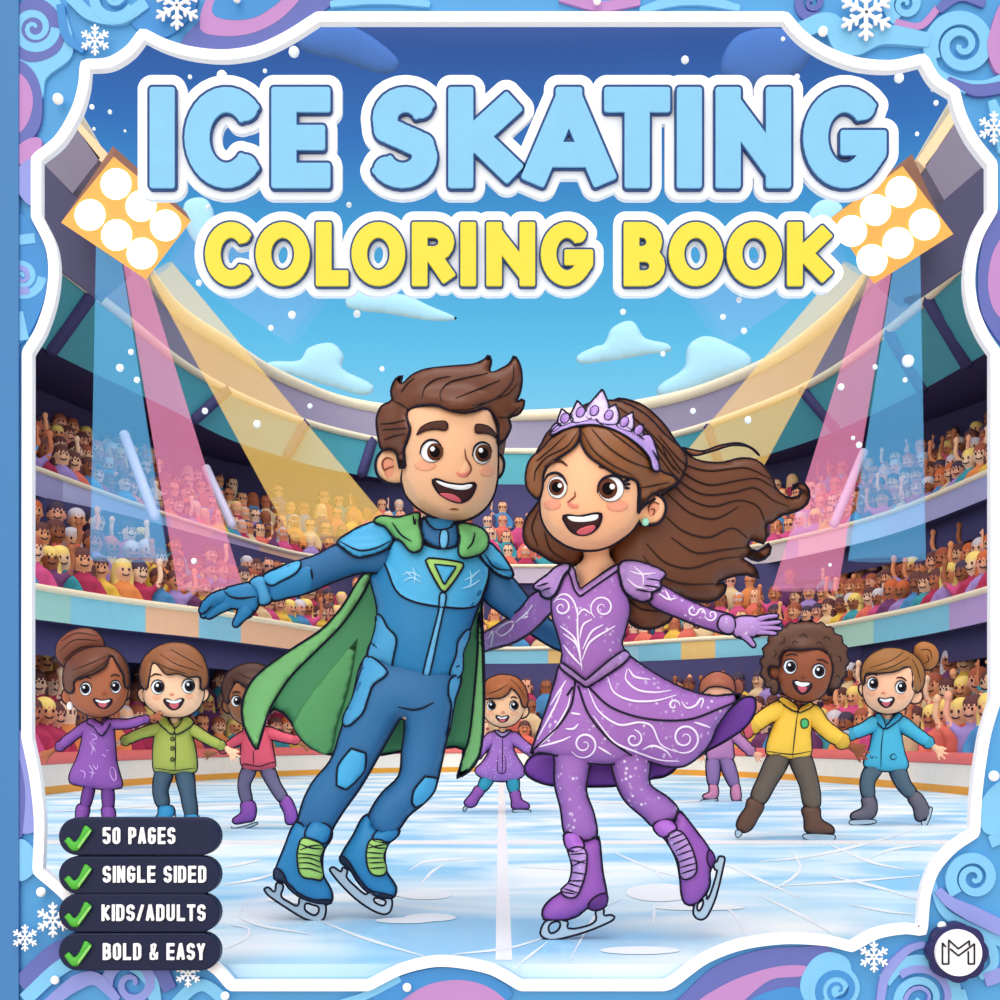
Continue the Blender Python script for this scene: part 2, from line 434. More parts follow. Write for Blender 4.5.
def onice(px, py, h=.0015): d = EYE*F/(py-HZ); return ((px-500)*d/F, d, h)
ICEW = mat('white ice paint', '#fafdff', .3, .4, .01)
SCR_GLARE = mat('ice scratch and glare', '#f2faff', .35, .4, .01)
d1, d2 = 3.42, 19.8
obj('trim_1', [(-.011, d1, .0006), (.03, d1, .0006), (.055, d2, .0006), (-.02, d2, .0006)], [(0, 1, 2, 3)], ICEW, flat=True, kind='structure')
obj('trim_2', [(-5.2, 7.05, .0008), (5.2, 7.05, .0008), (5.2, 7.3, .0008), (-5.2, 7.3, .0008)], [(0, 1, 2, 3)], ICEW, flat=True, kind='structure')
sg = G(); zz = [0]
def scratch(pts, w):
    for poly in ribbon(pts, w, False, 5):
        h = len(poly)//2; zz[0] += .00003; V = [onice(x, max(y, 742), .001+zz[0]) for x, y in poly]
        sg.add(V, [(i, i+1, 2*h-2-i, 2*h-1-i) for i in range(h-1)])
for s_ in ([(410, 870), (425, 862), (478, 858)], [(420, 885), (432, 872), (445, 864)], [(520, 867), (570, 869), (610, 872)], [(318, 920), (360, 937), (425, 957)], [(452, 955), (510, 948), (548, 937)],
           [(515, 968), (535, 952), (548, 942)], [(615, 853), (650, 868), (690, 880)], [(655, 870), (665, 880)], [(720, 862), (760, 880), (800, 898)], [(760, 896), (800, 915), (838, 937)], [(780, 886), (845, 882), (920, 876)],
           [(830, 876), (880, 888), (918, 900)], [(850, 905), (890, 912), (915, 915)], [(720, 905), (735, 915), (745, 935)], [(655, 905), (653, 925)], [(760, 862), (800, 858), (850, 848), (915, 830)], [(830, 845), (870, 862), (905, 870)],
           [(60, 838), (110, 830), (200, 822)], [(50, 812), (150, 806), (280, 803)], [(230, 925), (250, 932), (225, 950)], [(222, 868), (262, 860)], [(225, 885), (262, 878), (280, 872)], [(560, 800), (640, 803), (720, 800)], [(250, 900), (240, 918), (310, 935)],
           [(620, 900), (600, 910), (570, 960)], [(865, 860), (890, 850), (920, 846)], [(360, 905), (410, 893), (440, 896)], [(790, 850), (800, 870), (770, 892)]):
    scratch(s_, [.4, 1.5, .4])
for c_, a_, b2_ in (((425, 895), 28, 5), ((430, 918), 26, 4), ((405, 921), 30, 3), ((660, 893), 34, 9), ((700, 908), 45, 3), ((640, 951), 40, 4), ((300, 900), 34, 4)):  # ellipses paint white glare spots onto the ice
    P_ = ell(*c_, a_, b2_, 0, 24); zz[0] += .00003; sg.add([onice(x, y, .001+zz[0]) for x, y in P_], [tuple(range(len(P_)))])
o_ = obj('ice_scratches_glare', sg.V, sg.F, SCR_GLARE, flat=True, kind='stuff'); o_['label'] = 'white skate scratches and painted glare patches on the blue ice'; o_['category'] = 'scratches'

# rink boards
BW, BR, BO = mat('board white', '#fbf0e2', .5), mat('board red rail', '#e8736f', .5), mat('board orange kick strip', '#f2a63c', .5)
zt = EYE-.165
strip('wall_rink_board', [(RB, 0), (RB, .075), (RB, .275), (RB, zt-.02)], [BO, BW, BR], [0]*89+[1]*89+[2]*89)
strip('wall_board_cap', [(offset(RB, -.012), zt-.10), (offset(RB, -.012), zt), (offset(RB, .10), zt), (offset(RB, .10), .1)], BR)

def terrace(name, base, z0, rows, rise, depth_, zback, first=.26):
    """stepped seating rows behind a ring and the dark wall above the last"""
    R = [(offset(base, .04), z0-.35)]; o = first-.1; z = z0
    R[0] = (offset(base, o), z0-.4)
    for k in range(rows):
        R += [(offset(base, o), z), (offset(base, o+depth_), z)]; o += depth_; z += rise
    R.append((offset(base, o), zback)); strip(name, R, STEP)
    return o
ROW = .40
o1 = terrace('floor_terrace_1', RB, .12, 3, .31, ROW, EYE+1.13)
strip('ceiling_1', [(F1, EYE+1.13), (offset(RB, o1), EYE+1.135)], NAVY)
o2 = terrace('floor_terrace_2', F1, EYE+1.2, 3, .33, ROW, EYE+2.69)
strip('ceiling_2', [(F2, EYE+2.69), (offset(F1, o2), EYE+2.695)], NAVY)
o3 = terrace('floor_terrace_3', F2, EYE+2.74, 4, .33, ROW, EYE+4.75)
strip('ceiling_3', [(T0, EYE+4.71), (offset(F2, o3), EYE+4.72)], NAVY)
pm = lambda *cs: [mat('panel '+c, c, .5) for c in cs]
cut1 = [64, 142, 197, 236, 484, 547, 572, 640, 674, 713, 836, 873, 951]
col1 = pm('#a5dbd0', '#8ed7ea', '#fbc79f', '#8fcfe6', '#fbc6a0', '#93d8ea', '#f7cd80', '#a9dcea', '#8fd5e8', '#f7cd80', '#93d6e6', '#b6e3cf', '#83d0e8', '#c1a5da')
strip('trim_3', [(F1, EYE+1.13), (F1, EYE+1.43)], col1, colours(F1, 0, cut1, col1))
cut2 = [58, 144, 173, 216, 256, 300, 420, 560, 784, 804, 852, 884, 925]
col2 = pm('#a7a3cf', '#c4c6ea', '#a9cff2', '#f3d6cf', '#cbbbe0', '#f8cfae', '#e6d3d2', '#d5c6d6', '#e2d2d6', '#c6b9df', '#f3d6dd', '#c2d7f3', '#c5ceef', '#aaa9d2')
strip('trim_4', [(F2, EYE+2.69), (F2, EYE+2.98)], col2, colours(F2, 0, cut2, col2))
ledge('trim_5', F1, EYE+1.45, .035, CREAM); ledge('trim_6', F2, EYE+2.99, .035, CREAM)
TEAL, GREY = mat('teal fascia', '#4a9fac', .5), mat('grey roof band', '#8f879f', .6)
strip('wall_upper_fascia', [(T0, EYE+4.71), (T1, EYE+5.46)], TEAL)
strip('ceiling_4', [(T1, EYE+5.46), (T2, EYE+6.22)], GREY)
ledge('trim_7', T1, EYE+5.47, .065, CREAM); ledge('trim_8', T2, EYE+6.23, .12, CREAM)
for k_, (a_, b2_) in enumerate((((56, 351), (95, 312)), ((191, 417), (223, 390)), ((288, 458), (304, 425)), ((358, 474), (366, 440)), ((926, 391), (890, 332)), ((965, 362), (928, 306)), ((839, 429), (806, 388)), ((716, 467), (708, 427)), ((610, 484), (606, 450)), ((440, 484), (444, 450)))):
    def hit(px, py, R, rel):
        i = int(np.argmin(abs(500+R[:, 0]*F/R[:, 1]-px)+1000*(R[:, 1] < 5))); return Vector((R[i][0], R[i][1]-.03, EYE+rel))
    p_, q_ = hit(*a_, T0, 4.72), hit(*b2_, T1, 5.44); g = G().add(*tube([p_, q_], .11, 4))
    obj('trim_%d' % (9+k_), g.V, g.F, NAVY, kind='structure')

# ------------------------------------------------------------------ crowd in the stands
SK = ['#f6bd93', '#f0a87a', '#e08f62', '#c27450', '#f7caa8', '#a2603f', '#f2a98a']
SH = [('crimson', '#b8355a'), ('pink', '#d9548a'), ('blue', '#4f8fc4'), ('yellow', '#edc14e'), ('teal', '#3f9fae'), ('coral', '#ea7463'), ('plum', '#75406f'), ('lilac', '#a58bc9'), ('orange', '#ee9152'), ('sand', '#e6c79a')]
HA = [('dark brown', '#643c3a'), ('auburn', '#a3563f'), ('blond', '#f0cf74'), ('grey', '#cfc6cc'), ('black', '#4a3b50'), ('ginger', '#c9653a')]
HAM = [mat('crowd hair '+a, b, .8) for a, b in HA]; SHM = [mat('crowd top '+a, b, .8) for a, b in SH]; SKM = [mat('crowd skin %d' % i, c, .7) for i, c in enumerate(SK)]
DARK = mat('crowd eye', '#3a2530', .6)
def proto(long_hair, arms, vox):
    P = []
    def E(c, r, m): v, f = ellipsoid(c, r, 12, 8); P.append((v, f, m))
    def L(p, m): v, f = capsule_limb(p, 8); P.append((v, f, m))
    E((0, 0, .20), (.125, .085, .21), 0); E((0, 0, .31), (.138, .08, .065), 0)
    L([(0, 0, .33, .035), (0, 0, .41, .035)], 1); E((0, -.005, .475), (.074, .074, .088), 1)
    E((0, .010, .518), (.084, .086, .074), 2); E((-.078, 0, .46), (.014, .014, .022), 1); E((.078, 0, .46), (.014, .014, .022), 1)
    if long_hair:
        E((-.07, .02, .42), (.035, .045, .11), 2); E((.07, .02, .42), (.035, .045, .11), 2); E((0, .05, .42), (.075, .04, .12), 2)
    for s, up in zip((-1, 1), arms):
        if up:
            L([(s*.10, 0, .32, .034), (s*.17, -.02, .38, .03)], 0); L([(s*.17, -.02, .38, .027), (s*.19, -.03, .46, .027), (s*.18, -.03, .53, .026)], 1)
            E((s*.178, -.03, .575), (.036, .03, .042), 1)
        else:
            L([(s*.11, 0, .31, .036), (s*.155, -.02, .22, .034), (s*.14, -.07, .13, .03)], 0); E((s*.12, -.09, .12), (.028, .028, .028), 1)
    g = fuse(P, vox, 3)
    if vox < .02:
        for s in (-1, 1): g.add(*ellipsoid((s*.028, -.077, .485), (.010, .008, .014), 6, 4), 3)
        g.add(*tube([(-.03, -.070, .445), (-.014, -.079, .434), (.014, -.079, .434), (.03, -.070, .445)], .006, 5), 3)
    return g
PR = {}
for lh in (0, 1):
    for ar in ((0, 0), (1, 0), (0, 1), (1, 1)):
        g = proto(lh, ar, .017); me = bpy.data.meshes.new('spectator'); me.from_pydata(g.V, [], g.F)
        for _ in range(4): me.materials.append(None)
        me.materials[3] = DARK; me.polygons.foreach_set('material_index', g.M); me.polygons.foreach_set('use_smooth', [True]*len(g.F)); me.update(); PR[lh, ar] = me
LOWP = {}
for lh in (0, 1):
    for ar in ((0, 0), (1, 0), (1, 1)):
        g = proto(lh, ar, .034); LOWP[lh, ar] = (np.array(g.V), g.F, g.M)
seats = []
for (nm, base, z0, rows, rise) in (('ground', RB, .12, 3, .31), ('middle', F1, EYE+1.2, 3, .33), ('upper', F2, EYE+2.74, 4, .33)):
    for k in range(rows):
        R = offset(base, .26+ROW*(k+.15)); d = np.r_[0, np.cumsum(np.linalg.norm(np.diff(R, axis=0), axis=1))]
        s = random.uniform(0, .2)
        while s < d[-1]:
            x, y = np.interp(s, d, R[:, 0]), np.interp(s, d, R[:, 1]); s += random.uniform(.26, .38)
            px = 500+x*F/y
            if not -90 < px < 1090 or y < 7.5: continue
            if k == rows-1 and random.random() < .3: continue
            z = z0+rise*k; py = HZ-(z+.45-EYE)*F/y
            i0 = min(max(int(np.searchsorted(d, s)), 1), len(R)-1); t = R[i0]-R[i0-1]; yaw = math.atan2(t[1], t[0])*.55
            hid = (205 < px < 835 and 215 < py < 300) or (385 < px < 500 and 380 < py < 700) or (540 < px < 660 and 420 < py < 750) or (150 < px < 205 and 650 < py) or (660 < px < 790 and 450 < py < 600) or (60 < px < 130 and py > 650)
            seats.append((y*(4 if not 24 < px < 996 else 1.6 if hid else 1)*random.uniform(.93, 1.07), nm, 'left' if px < 500 else 'right', x+random.uniform(-.03, .03), y, z, yaw, k))
seats.sort(key=lambda q: q[0])
rows_word = ['front', 'second', 'third', 'top']
crowd = G(); CM = HAM+SHM+SKM
for n, (_, nm, side, x, y, z, yaw, k) in enumerate(seats):
    lh = int(random.random() < .45); ar = random.choice([(0, 0)]*6+[(1, 0), (0, 1), (1, 1)])
    sk, sh, ha = random.randrange(len(SK)), random.randrange(len(SH)), random.choice([0, 0, 0, 1, 1, 2, 3, 4, 4, 5])
    sc = random.uniform(1.1, 1.25)+.25*max(0, min(1, (19-y)/7))
    if n < 300:
        o = bpy.data.objects.new('spectator', PR[lh, ar]); C.objects.link(o); o.location = (x, y, z-.003); o.rotation_euler = (0, 0, yaw+random.uniform(-.2, .2)); o.scale = (sc, sc, sc)
        for i, m in enumerate((SHM[sh], SKM[sk], HAM[ha])):
            o.material_slots[i].link = 'OBJECT'; o.material_slots[i].material = m
        pose = {(0, 0): 'hands down', (1, 0): 'one arm raised', (0, 1): 'one arm raised', (1, 1): 'both arms raised'}[ar]
        tag(o, '%s-haired spectator in %s, %s, %s row of %s stand, %s side' % (('long ' if lh else 'short ')+HA[ha][0], SH[sh][0], pose, rows_word[k], nm, side), 'person', 'spectators in the arena stands')
    else:
        v, f, m = LOWP[lh, ar if ar != (0, 1) else (1, 0)]; c, s = math.cos(yaw)*sc, math.sin(yaw)*sc
        V = np.c_[v[:, 0]*c-v[:, 1]*s+x, v[:, 0]*s+v[:, 1]*c+y, v[:, 2]*sc+z-.003]
        b = len(crowd.V); crowd.V += V.tolist(); crowd.F += [tuple(i+b for i in q) for q in f]; mm = (6+sh, 6+len(SH)+sk, ha); crowd.M += [mm[i] for i in m]
o_ = obj('distant_crowd', crowd.V, crowd.F, CM, None, crowd.M, kind='stuff'); o_['label'] = 'distant colourful crowd filling the far stands'; o_['category'] = 'crowd'

# ------------------------------------------------------------------ floodlights, beams, aisle rails
ORA, BRN = mat('floodlight orange face', '#f1aa50', .45), mat('floodlight brown side', '#8a5c45', .6)
LMP = mat('lit lamp', '#fffdf4', .4, emit=1.3)
def floodlight(face, back, lamps, r, masts, label):
    D = 9.4; a = [Pt(*p, D) for p in face]; b = [Pt(*p, D+.5) for p in back]
    c = sum((Vector(p) for p in a), Vector())/4
    t = thing('floodlight', label, 'floodlight', c)
    obj('housing', a+b, [(3, 2, 1, 0), (4, 5, 6, 7), (0, 1, 5, 4), (1, 2, 6, 5), (2, 3, 7, 6), (3, 0, 4, 7)], [ORA, BRN], t, [0, 1, 1, 1, 1, 1], flat=True)
    for q in lamps:
        g = puffgeo(ell(*q, r, r*1.02), D-.012, 0, .12, n=60); obj('lamp', g.V, g.F, LMP, t)
    for nm, pts, m in masts: slab(nm, [pts], D+.75, .16, m, t)
FL = ((113.6, 156.5), (191, 221), (146, 279.5), (61, 222.5)); BL = ((113, 146), (186, 212), (146, 262), (72, 212))
lampL = ((116, 184), (90, 215), (141, 206), (116.6, 235), (165.5, 225.5), (142, 253.5))
GRD = mat('mast dark', '#4b4864', .7); BND = mat('mast grey', '#7f7789', .7); PEA = mat('mast peach edge', '#f6cfa3', .6)
floodlight(FL, BL, lampL, 15.5, (('mast', [(28, 150), (42, 162), (72, 193), (112, 226), (126, 268), (100, 290), (95, 296), (58, 268), (24, 245)], GRD), ('bracket', [(20, 150), (73, 124), (100, 158), (72, 194), (42, 162)], BND), ('bracket_edge', [(71, 120), (78, 121), (112, 158), (108, 166), (99, 160)], PEA)),
           'orange six-lamp floodlight glowing below the I of the title')
FR = ((902.5, 166), (953.5, 234), (874, 284), (831, 218)); BR_ = ((912, 154), (941, 222), (876, 266), (842, 210))
lampR = ((901, 192), (875.5, 210), (851.5, 231), (924.5, 224.5), (898, 243), (872, 260))
floodlight(FR, BR_, lampR, 15.5, (('mast', [(1010, 150), (986, 164), (944, 200), (898, 250), (884, 280), (905, 300), (915, 300), (970, 262), (1012, 240)], GRD), ('bracket', [(1006, 160), (955, 124), (925, 166), (944, 200), (984, 166)], BND), ('bracket_edge', [(957, 118), (950, 112), (917, 160), (925, 168)], PEA)),
           'orange six-lamp floodlight glowing below the G of the title')
def beam(col, alpha, top, bot, D0, D1, label):
    """translucent shaft of coloured light from a lamp down to the stands: an elliptic tapering tube"""
    m = mat('beam %s' % col, col, .9, 0, .02, alpha=alpha*.75, emit=.7); g = G(); V = []; n = 20; S = 6
    for s in range(S+1):
        u = s/S; d = D0+(D1-D0)*u
        a = np.array(top[0])*(1-u)+np.array(bot[0])*u; b = np.array(top[1])*(1-u)+np.array(bot[1])*u
        pa, pb = Vector(Pt(*a, d)), Vector(Pt(*b, d)); c = (pa+pb)/2; w = (pb-pa)/2
        for k in range(n):
            t = 2*math.pi*k/n; V.append(c+w*math.cos(t)+Vector((0, w.length*.5*math.sin(t), 0)))
    g.add(V, [(s*n+k, s*n+(k+1) % n, (s+1)*n+(k+1) % n, (s+1)*n+k) for s in range(S) for k in range(n)])
    o = obj('light_beam', g.V, g.F, m); tag(o, label, 'light beam', 'coloured light beams from the floodlights'); o.visible_shadow = True
for sgn, nm in ((0, 'left'), (1, 'right')):
    X = (lambda x: x) if sgn == 0 else (lambda x: 1016-x)
    fl = lambda p: (X(p[0]), p[1])
    for col, al, tp, bt, d0, d1, w in (('#6fc0f0', .24, ((96, 246), (122, 262)), ((90, 560), (168, 560)), 9.5, 13.2, 'pale blue light beam falling steeply from the %s floodlight'),
                               ('#f292b2', .30, ((123, 263), (148, 279)), ((178, 590), (244, 590)), 9.5, 14.5, 'pink light beam falling from the %s floodlight'),
                               ('#f8cf72', .32, ((150, 277), (172, 262)), ((292, 540), (404, 540)), 9.5, 18.0, 'golden light beam slanting down from the %s floodlight'),
                               ('#c9a6e6', .06, ((170, 262), (190, 225)), ((290, 345), (330, 290)), 9.5, 12.5, 'faint violet light beam crossing the sky from the %s floodlight')):
        beam(col, al, [fl(p) for p in tp], [fl(p) for p in bt], d0, d1, w % nm)
RAIL = mat('rail lilac', '#c3bcd6', .4)
for (a, b, da, lab) in (((124, 434), (155, 517), 14.6, 'pale sloping aisle rail in the left stand, nearest the frame'), ((206, 468), (232, 525), 17.2, 'pale sloping aisle rail in the left stand, farther from the frame'), ((864, 452), (834, 524), 15.9, 'pale sloping aisle rail in the right stand above the coloured fascia')):
    g = G().add(*tube([Pt(*a, da+.5), Pt(*b, da-.35)], .055, 8)); o = obj('aisle_rail', g.V, g.F, RAIL); tag(o, lab, 'railing')

# clouds and snow
CL1, CL2 = mat('cloud pale', '#a6d6ee', .9, 0), mat('cloud night', '#4a70b4', .9, 0)
for pts, m, D, lab in (([(262, 366), (300, 360), (308, 348), (332, 343), (344, 356), (342, 368), (374, 391), (330, 386), (290, 374)], CL1, 46, 'pale puffy cloud above the left stand roof'),
                 ([(576, 360), (596, 346), (604, 344), (612, 328), (632, 321), (645, 338), (672, 348), (650, 354), (600, 362)], CL1, 44, 'pale puffy cloud in the middle of the sky, right of the hair quiff'),
                 ([(656, 392), (684, 368), (688, 346), (704, 336), (726, 342), (752, 362), (720, 378), (684, 392)], CL1, 48, 'pale puffy cloud just above the right stand roof'),
                 ([(345, 300), (400, 294), (430, 306), (456, 320), (390, 314)], CL1, 46, 'thin pale cloud under the yellow title word'),
                 ([(184, 204), (204, 198), (214, 214), (212, 250), (190, 236)], CL1, 40, 'pale cloud beside the left floodlight'),
                 ([(808, 216), (822, 200), (842, 206), (838, 226), (815, 240)], CL1, 40, 'pale cloud beside the right floodlight'),
                 ([(296, 42), (330, 24), (368, 34), (398, 70), (340, 60)], CL2, 46, 'dark blue night cloud above the letter E'),
                 ([(722, 74), (734, 38), (770, 28), (812, 40), (800, 72), (760, 90)], CL2, 46, 'dark blue night cloud above the letter N')):
    tag(puff('cloud', pts, D, m, None, k=.35, n=160), lab, 'cloud')
SNOW = mat('snow', '#fdfeff', .6)
def ball(name, px, py, r, D, m=SNOW, parent=None):
    v, f = ellipsoid(Pt(px, py, D), (r*D/F,)*3, 10, 7); return obj(name, v, f, m, parent)
for x, y, r in ((294, 52, 5.5), (222, 76, 5.5), (190, 77, 2.2), (265, 71, 2.2), (92, 107, 2.6), (110, 112, 2.2), (94, 129, 1.7), (125, 131, 1.4), (208, 207, 2.4), (349, 205, 2.8), (292, 315, 4), (357, 314, 3.7), (271, 328, 3), (199, 283, 3.2), (685, 60, 4), (797, 77, 3), (783, 39, 2.2), (806, 49, 1.6),
                (899, 78, 5), (933, 89, 2.8), (936, 103, 2.7), (917, 134, 2.2), (623, 312, 3), (723, 317, 3), (744, 331, 3.2), (739, 300, 3), (908, 361, 6.2), (905, 380, 2.6), (841, 387, 3.5), (875, 367, 2.6), (748, 420, 3.6), (693, 411, 3), (853, 438, 2.2), (859, 445, 3.2), (131, 352, 3), (120, 368, 4), (137, 380, 3.2), (205, 411, 3.2), (257, 424, 4), (310, 406, 2.6), (382, 369, 2.6), (663, 354, 2.6), (194, 561, 3), (830, 565, 1.8)):
    tag(ball('snowflake', x, y, r, random.uniform(8.7, 9.2) if y < 300 else random.uniform(6.2, 9)), 'small round white snowflake drifting in the arena air', 'snowflake', 'snow drifting in the air')

# ------------------------------------------------------------------ lettering: distance fields of strokes, contoured
def field(strokes, x0, y0, x1, y1, w, r, st=.5):
    xs, ys = np.arange(x0, x1, st), np.arange(y0, y1, st); X, Y = np.meshgrid(xs, ys); Fd = np.full(X.shape, 1e3)
    for S in strokes:
        P, ce = (S, 1) if not isinstance(S, tuple) else S
        n = len(P)
        for i in range(n-1):
            a, b = np.array(P[i], float), np.array(P[i+1], float); L = np.linalg.norm(b-a)
            if L < 1e-6: continue
            u = (b-a)/L; e0 = (w*ce if i == 0 else 0); e1 = (w*ce if i == n-2 else 0)
            c = (a-u*e0+b+u*e1)/2; hl = (L+e0+e1)/2-r; hw = w-r
            p = (X-c[0])*u[0]+(Y-c[1])*u[1]; q = -(X-c[0])*u[1]+(Y-c[1])*u[0]
            dx, dy = abs(p)-max(hl, 0), abs(q)-hw
            Fd = np.minimum(Fd, np.hypot(np.maximum(dx, 0), np.maximum(dy, 0))+np.minimum(np.maximum(dx, dy), 0)-r)
        for p in P[1:-1]: Fd = np.minimum(Fd, np.hypot(X-p[0], Y-p[1])-w)
    return xs, ys, Fd

def contour(xs, ys, Fd, lv):
    A = Fd-lv; A = np.where(abs(A) < 1e-6, 1e-6, A); ins = A < 0; ny, nx = A.shape; E = {}
    def pt(e):
        (j, i, v) = e
        if v: t = A[j, i]/(A[j, i]-A[j+1, i]); return (xs[i], ys[j]+t*(ys[1]-ys[0]))
        t = A[j, i]/(A[j, i]-A[j, i+1]); return (xs[i]+t*(xs[1]-xs[0]), ys[j])
    c = ins[:-1, :-1]*1+ins[:-1, 1:]*2+ins[1:, 1:]*4+ins[1:, :-1]*8
    for j, i in zip(*np.where((c > 0) & (c < 15))):
        T, R, B, L = (j, i, 0), (j, i+1, 1), (j+1, i, 0), (j, i, 1)
        for a, b in {1: [(L, T)], 2: [(T, R)], 3: [(L, R)], 4: [(R, B)], 5: [(L, T), (R, B)], 6: [(T, B)], 7: [(L, B)], 8: [(B, L)], 9: [(B, T)], 10: [(T, R), (B, L)], 11: [(B, R)], 12: [(R, L)], 13: [(R, T)], 14: [(T, L)]}[int(c[j, i])]: E[a] = b
    out = []
    while E:
        s, n = E.popitem(); lp = [s]
        while n != s and n in E: lp.append(n); n = E.pop(n)
        P = [pt(e) for e in lp]
        if len(P) > 8:
            P = [p for i, p in enumerate(P) if i % 2 == 0]
            out.append(P)
    return out

def arc(cx, cy, rx, ry, a0, a1, n=14):   # degrees, 0 = right, 90 = down (px)
    return [(cx+rx*math.cos(math.radians(a0+(a1-a0)*i/n)), cy+ry*math.sin(math.radians(a0+(a1-a0)*i/n))) for i in range(n+1)]
def glyph(ch, x0, x1, y0, y1, w, condensed=False):
    """stroke centre lines of a capital whose ink fills the box"""
    l, r, t, b = x0+w, x1-w, y0+w, y1-w; cx, cy = (l+r)/2, (t+b)/2; rx, ry = (r-l)/2, (b-t)/2
    cn = condensed; q = min(rx, (b-t)/4) if cn else 0
    def rr(a): return a
    O = [(cx, t)]+arc(r-rx, t+rx, rx, rx, -90, 0, 5)+arc(r-rx, b-rx, rx, rx, 0, 90, 5)+arc(l+rx, b-rx, rx, rx, 90, 180, 5)+arc(l+rx, t+rx, rx, rx, 180, 270, 5) if cn else arc(cx, cy, rx, ry, 0, 372, 34)
    if ch == 'I': return [[(cx, t), (cx, b)]]
    if ch == 'E': return [[(l, t), (l, b)], [(l, t), (r, t)], [(l, cy), (r-(w*.35 if not cn else w*.3), cy)], [(l, b), (r, b)]]
    if ch == 'L': return [[(l, t), (l, b)], [(l, b), (r, b)]]
    if ch == 'T': return [[(l, t), (r, t)], [(cx, t), (cx, b)]]
    if ch == 'N': return [[(l, t), (l, b)], [(r, t), (r, b)], ([(l+w*.1, t+w*.4), (r-w*.1, b-w*.4)], .3)]
    if ch == 'K': return [[(l, t), (l, b)], ([(r+w*.1, t-w*.1+w*.4), (l+w*.6, cy+w*.25)], .55), ([(l+w*.9, cy-w*.15), (r+w*.15, b-w*.3)], .55)]
    if ch == 'A': return [([(cx-w*.2, t+w*.25), (l-w*.1, b)], .7), ([(cx+w*.2, t+w*.25), (r+w*.1, b)], .7), ([(cx-w*.35, t), (cx+w*.35, t)], .7), [(l+rx*.55, b-ry*.55 if not cn else b-ry*.5), (r-rx*.55, b-ry*.55 if not cn else b-ry*.5)]]
    if ch == 'O' or ch == '0': return [O] if cn else [(O, 0)]
    if ch == 'C': return [(arc(cx+rx*.06, cy, rx*1.06, ry, -40, -320, 26), .35)]
    if ch == 'G':
        if cn: return [(arc(r-rx, t+rx, rx, rx, 0, -90, 5)+arc(l+rx, t+rx, rx, rx, -90, -180, 5)+arc(l+rx, b-rx, rx, rx, 180, 90, 5)+arc(r-rx, b-rx, rx, rx, 90, 0, 5)+[(r, cy+w*.3)], .6), [(r, cy+w*.3), (cx+w*.3, cy+w*.3)]]
        return [(arc(cx, cy, rx, ry, -42, -318, 26)+[(r, b-ry*.62), (r, cy+w*.35)], .3), [(r, cy+w*.35), (cx+w*.55, cy+w*.35)]]
    if ch == 'S':
        if cn: return [(arc(r-rx, t+rx, rx, rx, 0, -90, 4)+arc(l+rx, t+rx, rx, rx, -90, -180, 4)+[(l, cy-w*.9), (l+rx*.5, cy-w*.1), (r-rx*.4, cy+w*.3), (r, cy+w*1.1)]+arc(r-rx, b-rx, rx, rx, 0, 90, 4)+arc(l+rx, b-rx, rx, rx, 90, 180, 4), .5)]
        h = (b-t)/4
        return [(arc(cx+w*.1, t+h*1.02, rx*.92, h*1.02, -28, -180, 10)+[(l+rx*.2, cy-h*.42), (cx, cy), (r-rx*.2, cy+h*.42)]+arc(cx-w*.1, b-h*1.02, rx*1.0, h*1.02, 0, 152, 10), .4)]
    if ch == 'R': return [[(l, t), (l, b)], [(l, t), (r-ry*.5, t)]+arc(r-ry*.5, t+ry*.5, ry*.5, ry*.5, -90, 90, 8)+[(l, t+ry)], ([(cx-w*.1, t+ry), (r+w*.1, b-w*.2)], .6)]
    if ch == 'P': return [[(l, t), (l, b)], [(l, t), (cx, t)]+arc(r-rx, t+rx, rx, rx, -90, 0, 4)+[(r, cy-w*.4)]+arc(r-rx, cy+w*.5-rx, rx, rx, 0, 90, 4)+[(l, cy+w*.5)]]
    if ch == 'B':
        if cn: return [[(l, t), (l, b)], [(l, t), (cx, t), (r-w*.2, t+w*.8), (r-w*.2, cy-w*.9), (cx, cy), (l, cy)], [(cx, cy), (r, cy+w*.9), (r, b-w*.8), (cx, b), (l, b)]]
        return [[(l, t), (l, b)], [(l, t), (r-ry*.55, t)]+arc(r-ry*.62, t+ry*.5, ry*.5, ry*.5, -90, 90, 8)+[(l, cy)], [(l, cy), (r-ry*.5, cy)]+arc(r-ry*.5, b-ry*.5, ry*.5, ry*.5, -90, 90, 8)+[(l, b)]]
    if ch == 'D': return [[(l, t), (l, b)], [(l, t), (cx, t)]+arc(r-rx, t+rx, rx, rx, -90, 0, 4)+arc(r-rx, b-rx, rx, rx, 0, 90, 4)+[(l, b)]]
    if ch == 'U': return [([(l, t)]+arc(l+rx, b-rx, rx, rx, 180, 90, 5)+arc(r-rx, b-rx, rx, rx, 90, 0, 5)+[(r, t)], 1)]
    if ch == '5': return [[(r, t), (l, t), (l, cy-w*.6)], ([(l, cy-w*.6), (cx, cy-w*1.1), (r, cy+w*.3), (r, b-rx)]+arc(r-rx, b-rx, rx, rx, 0, 90, 4)+arc(l+rx, b-rx, rx, rx, 90, 180, 4), .5)]
    if ch == 'Y': return [([(l, t), (cx, cy+w*.6)], .8), ([(r, t), (cx, cy+w*.6)], .8), [(cx, cy+w*.6), (cx, b)]]
    if ch == '/': return [([(r, t), (l, b)], .8)]
    if ch == '&': return [([(r, b), (l+rx*.4, cy-w*.5), (l+rx*.3, t+w), (cx, t), (cx+rx*.5, t+w), (cx, cy), (l, cy+w*1.6), (l+w*.3, b-w*.4), (cx-w*.3, b), (r-w*.3, b-w*1.5), (r, cy+w)], .4)]
    return []

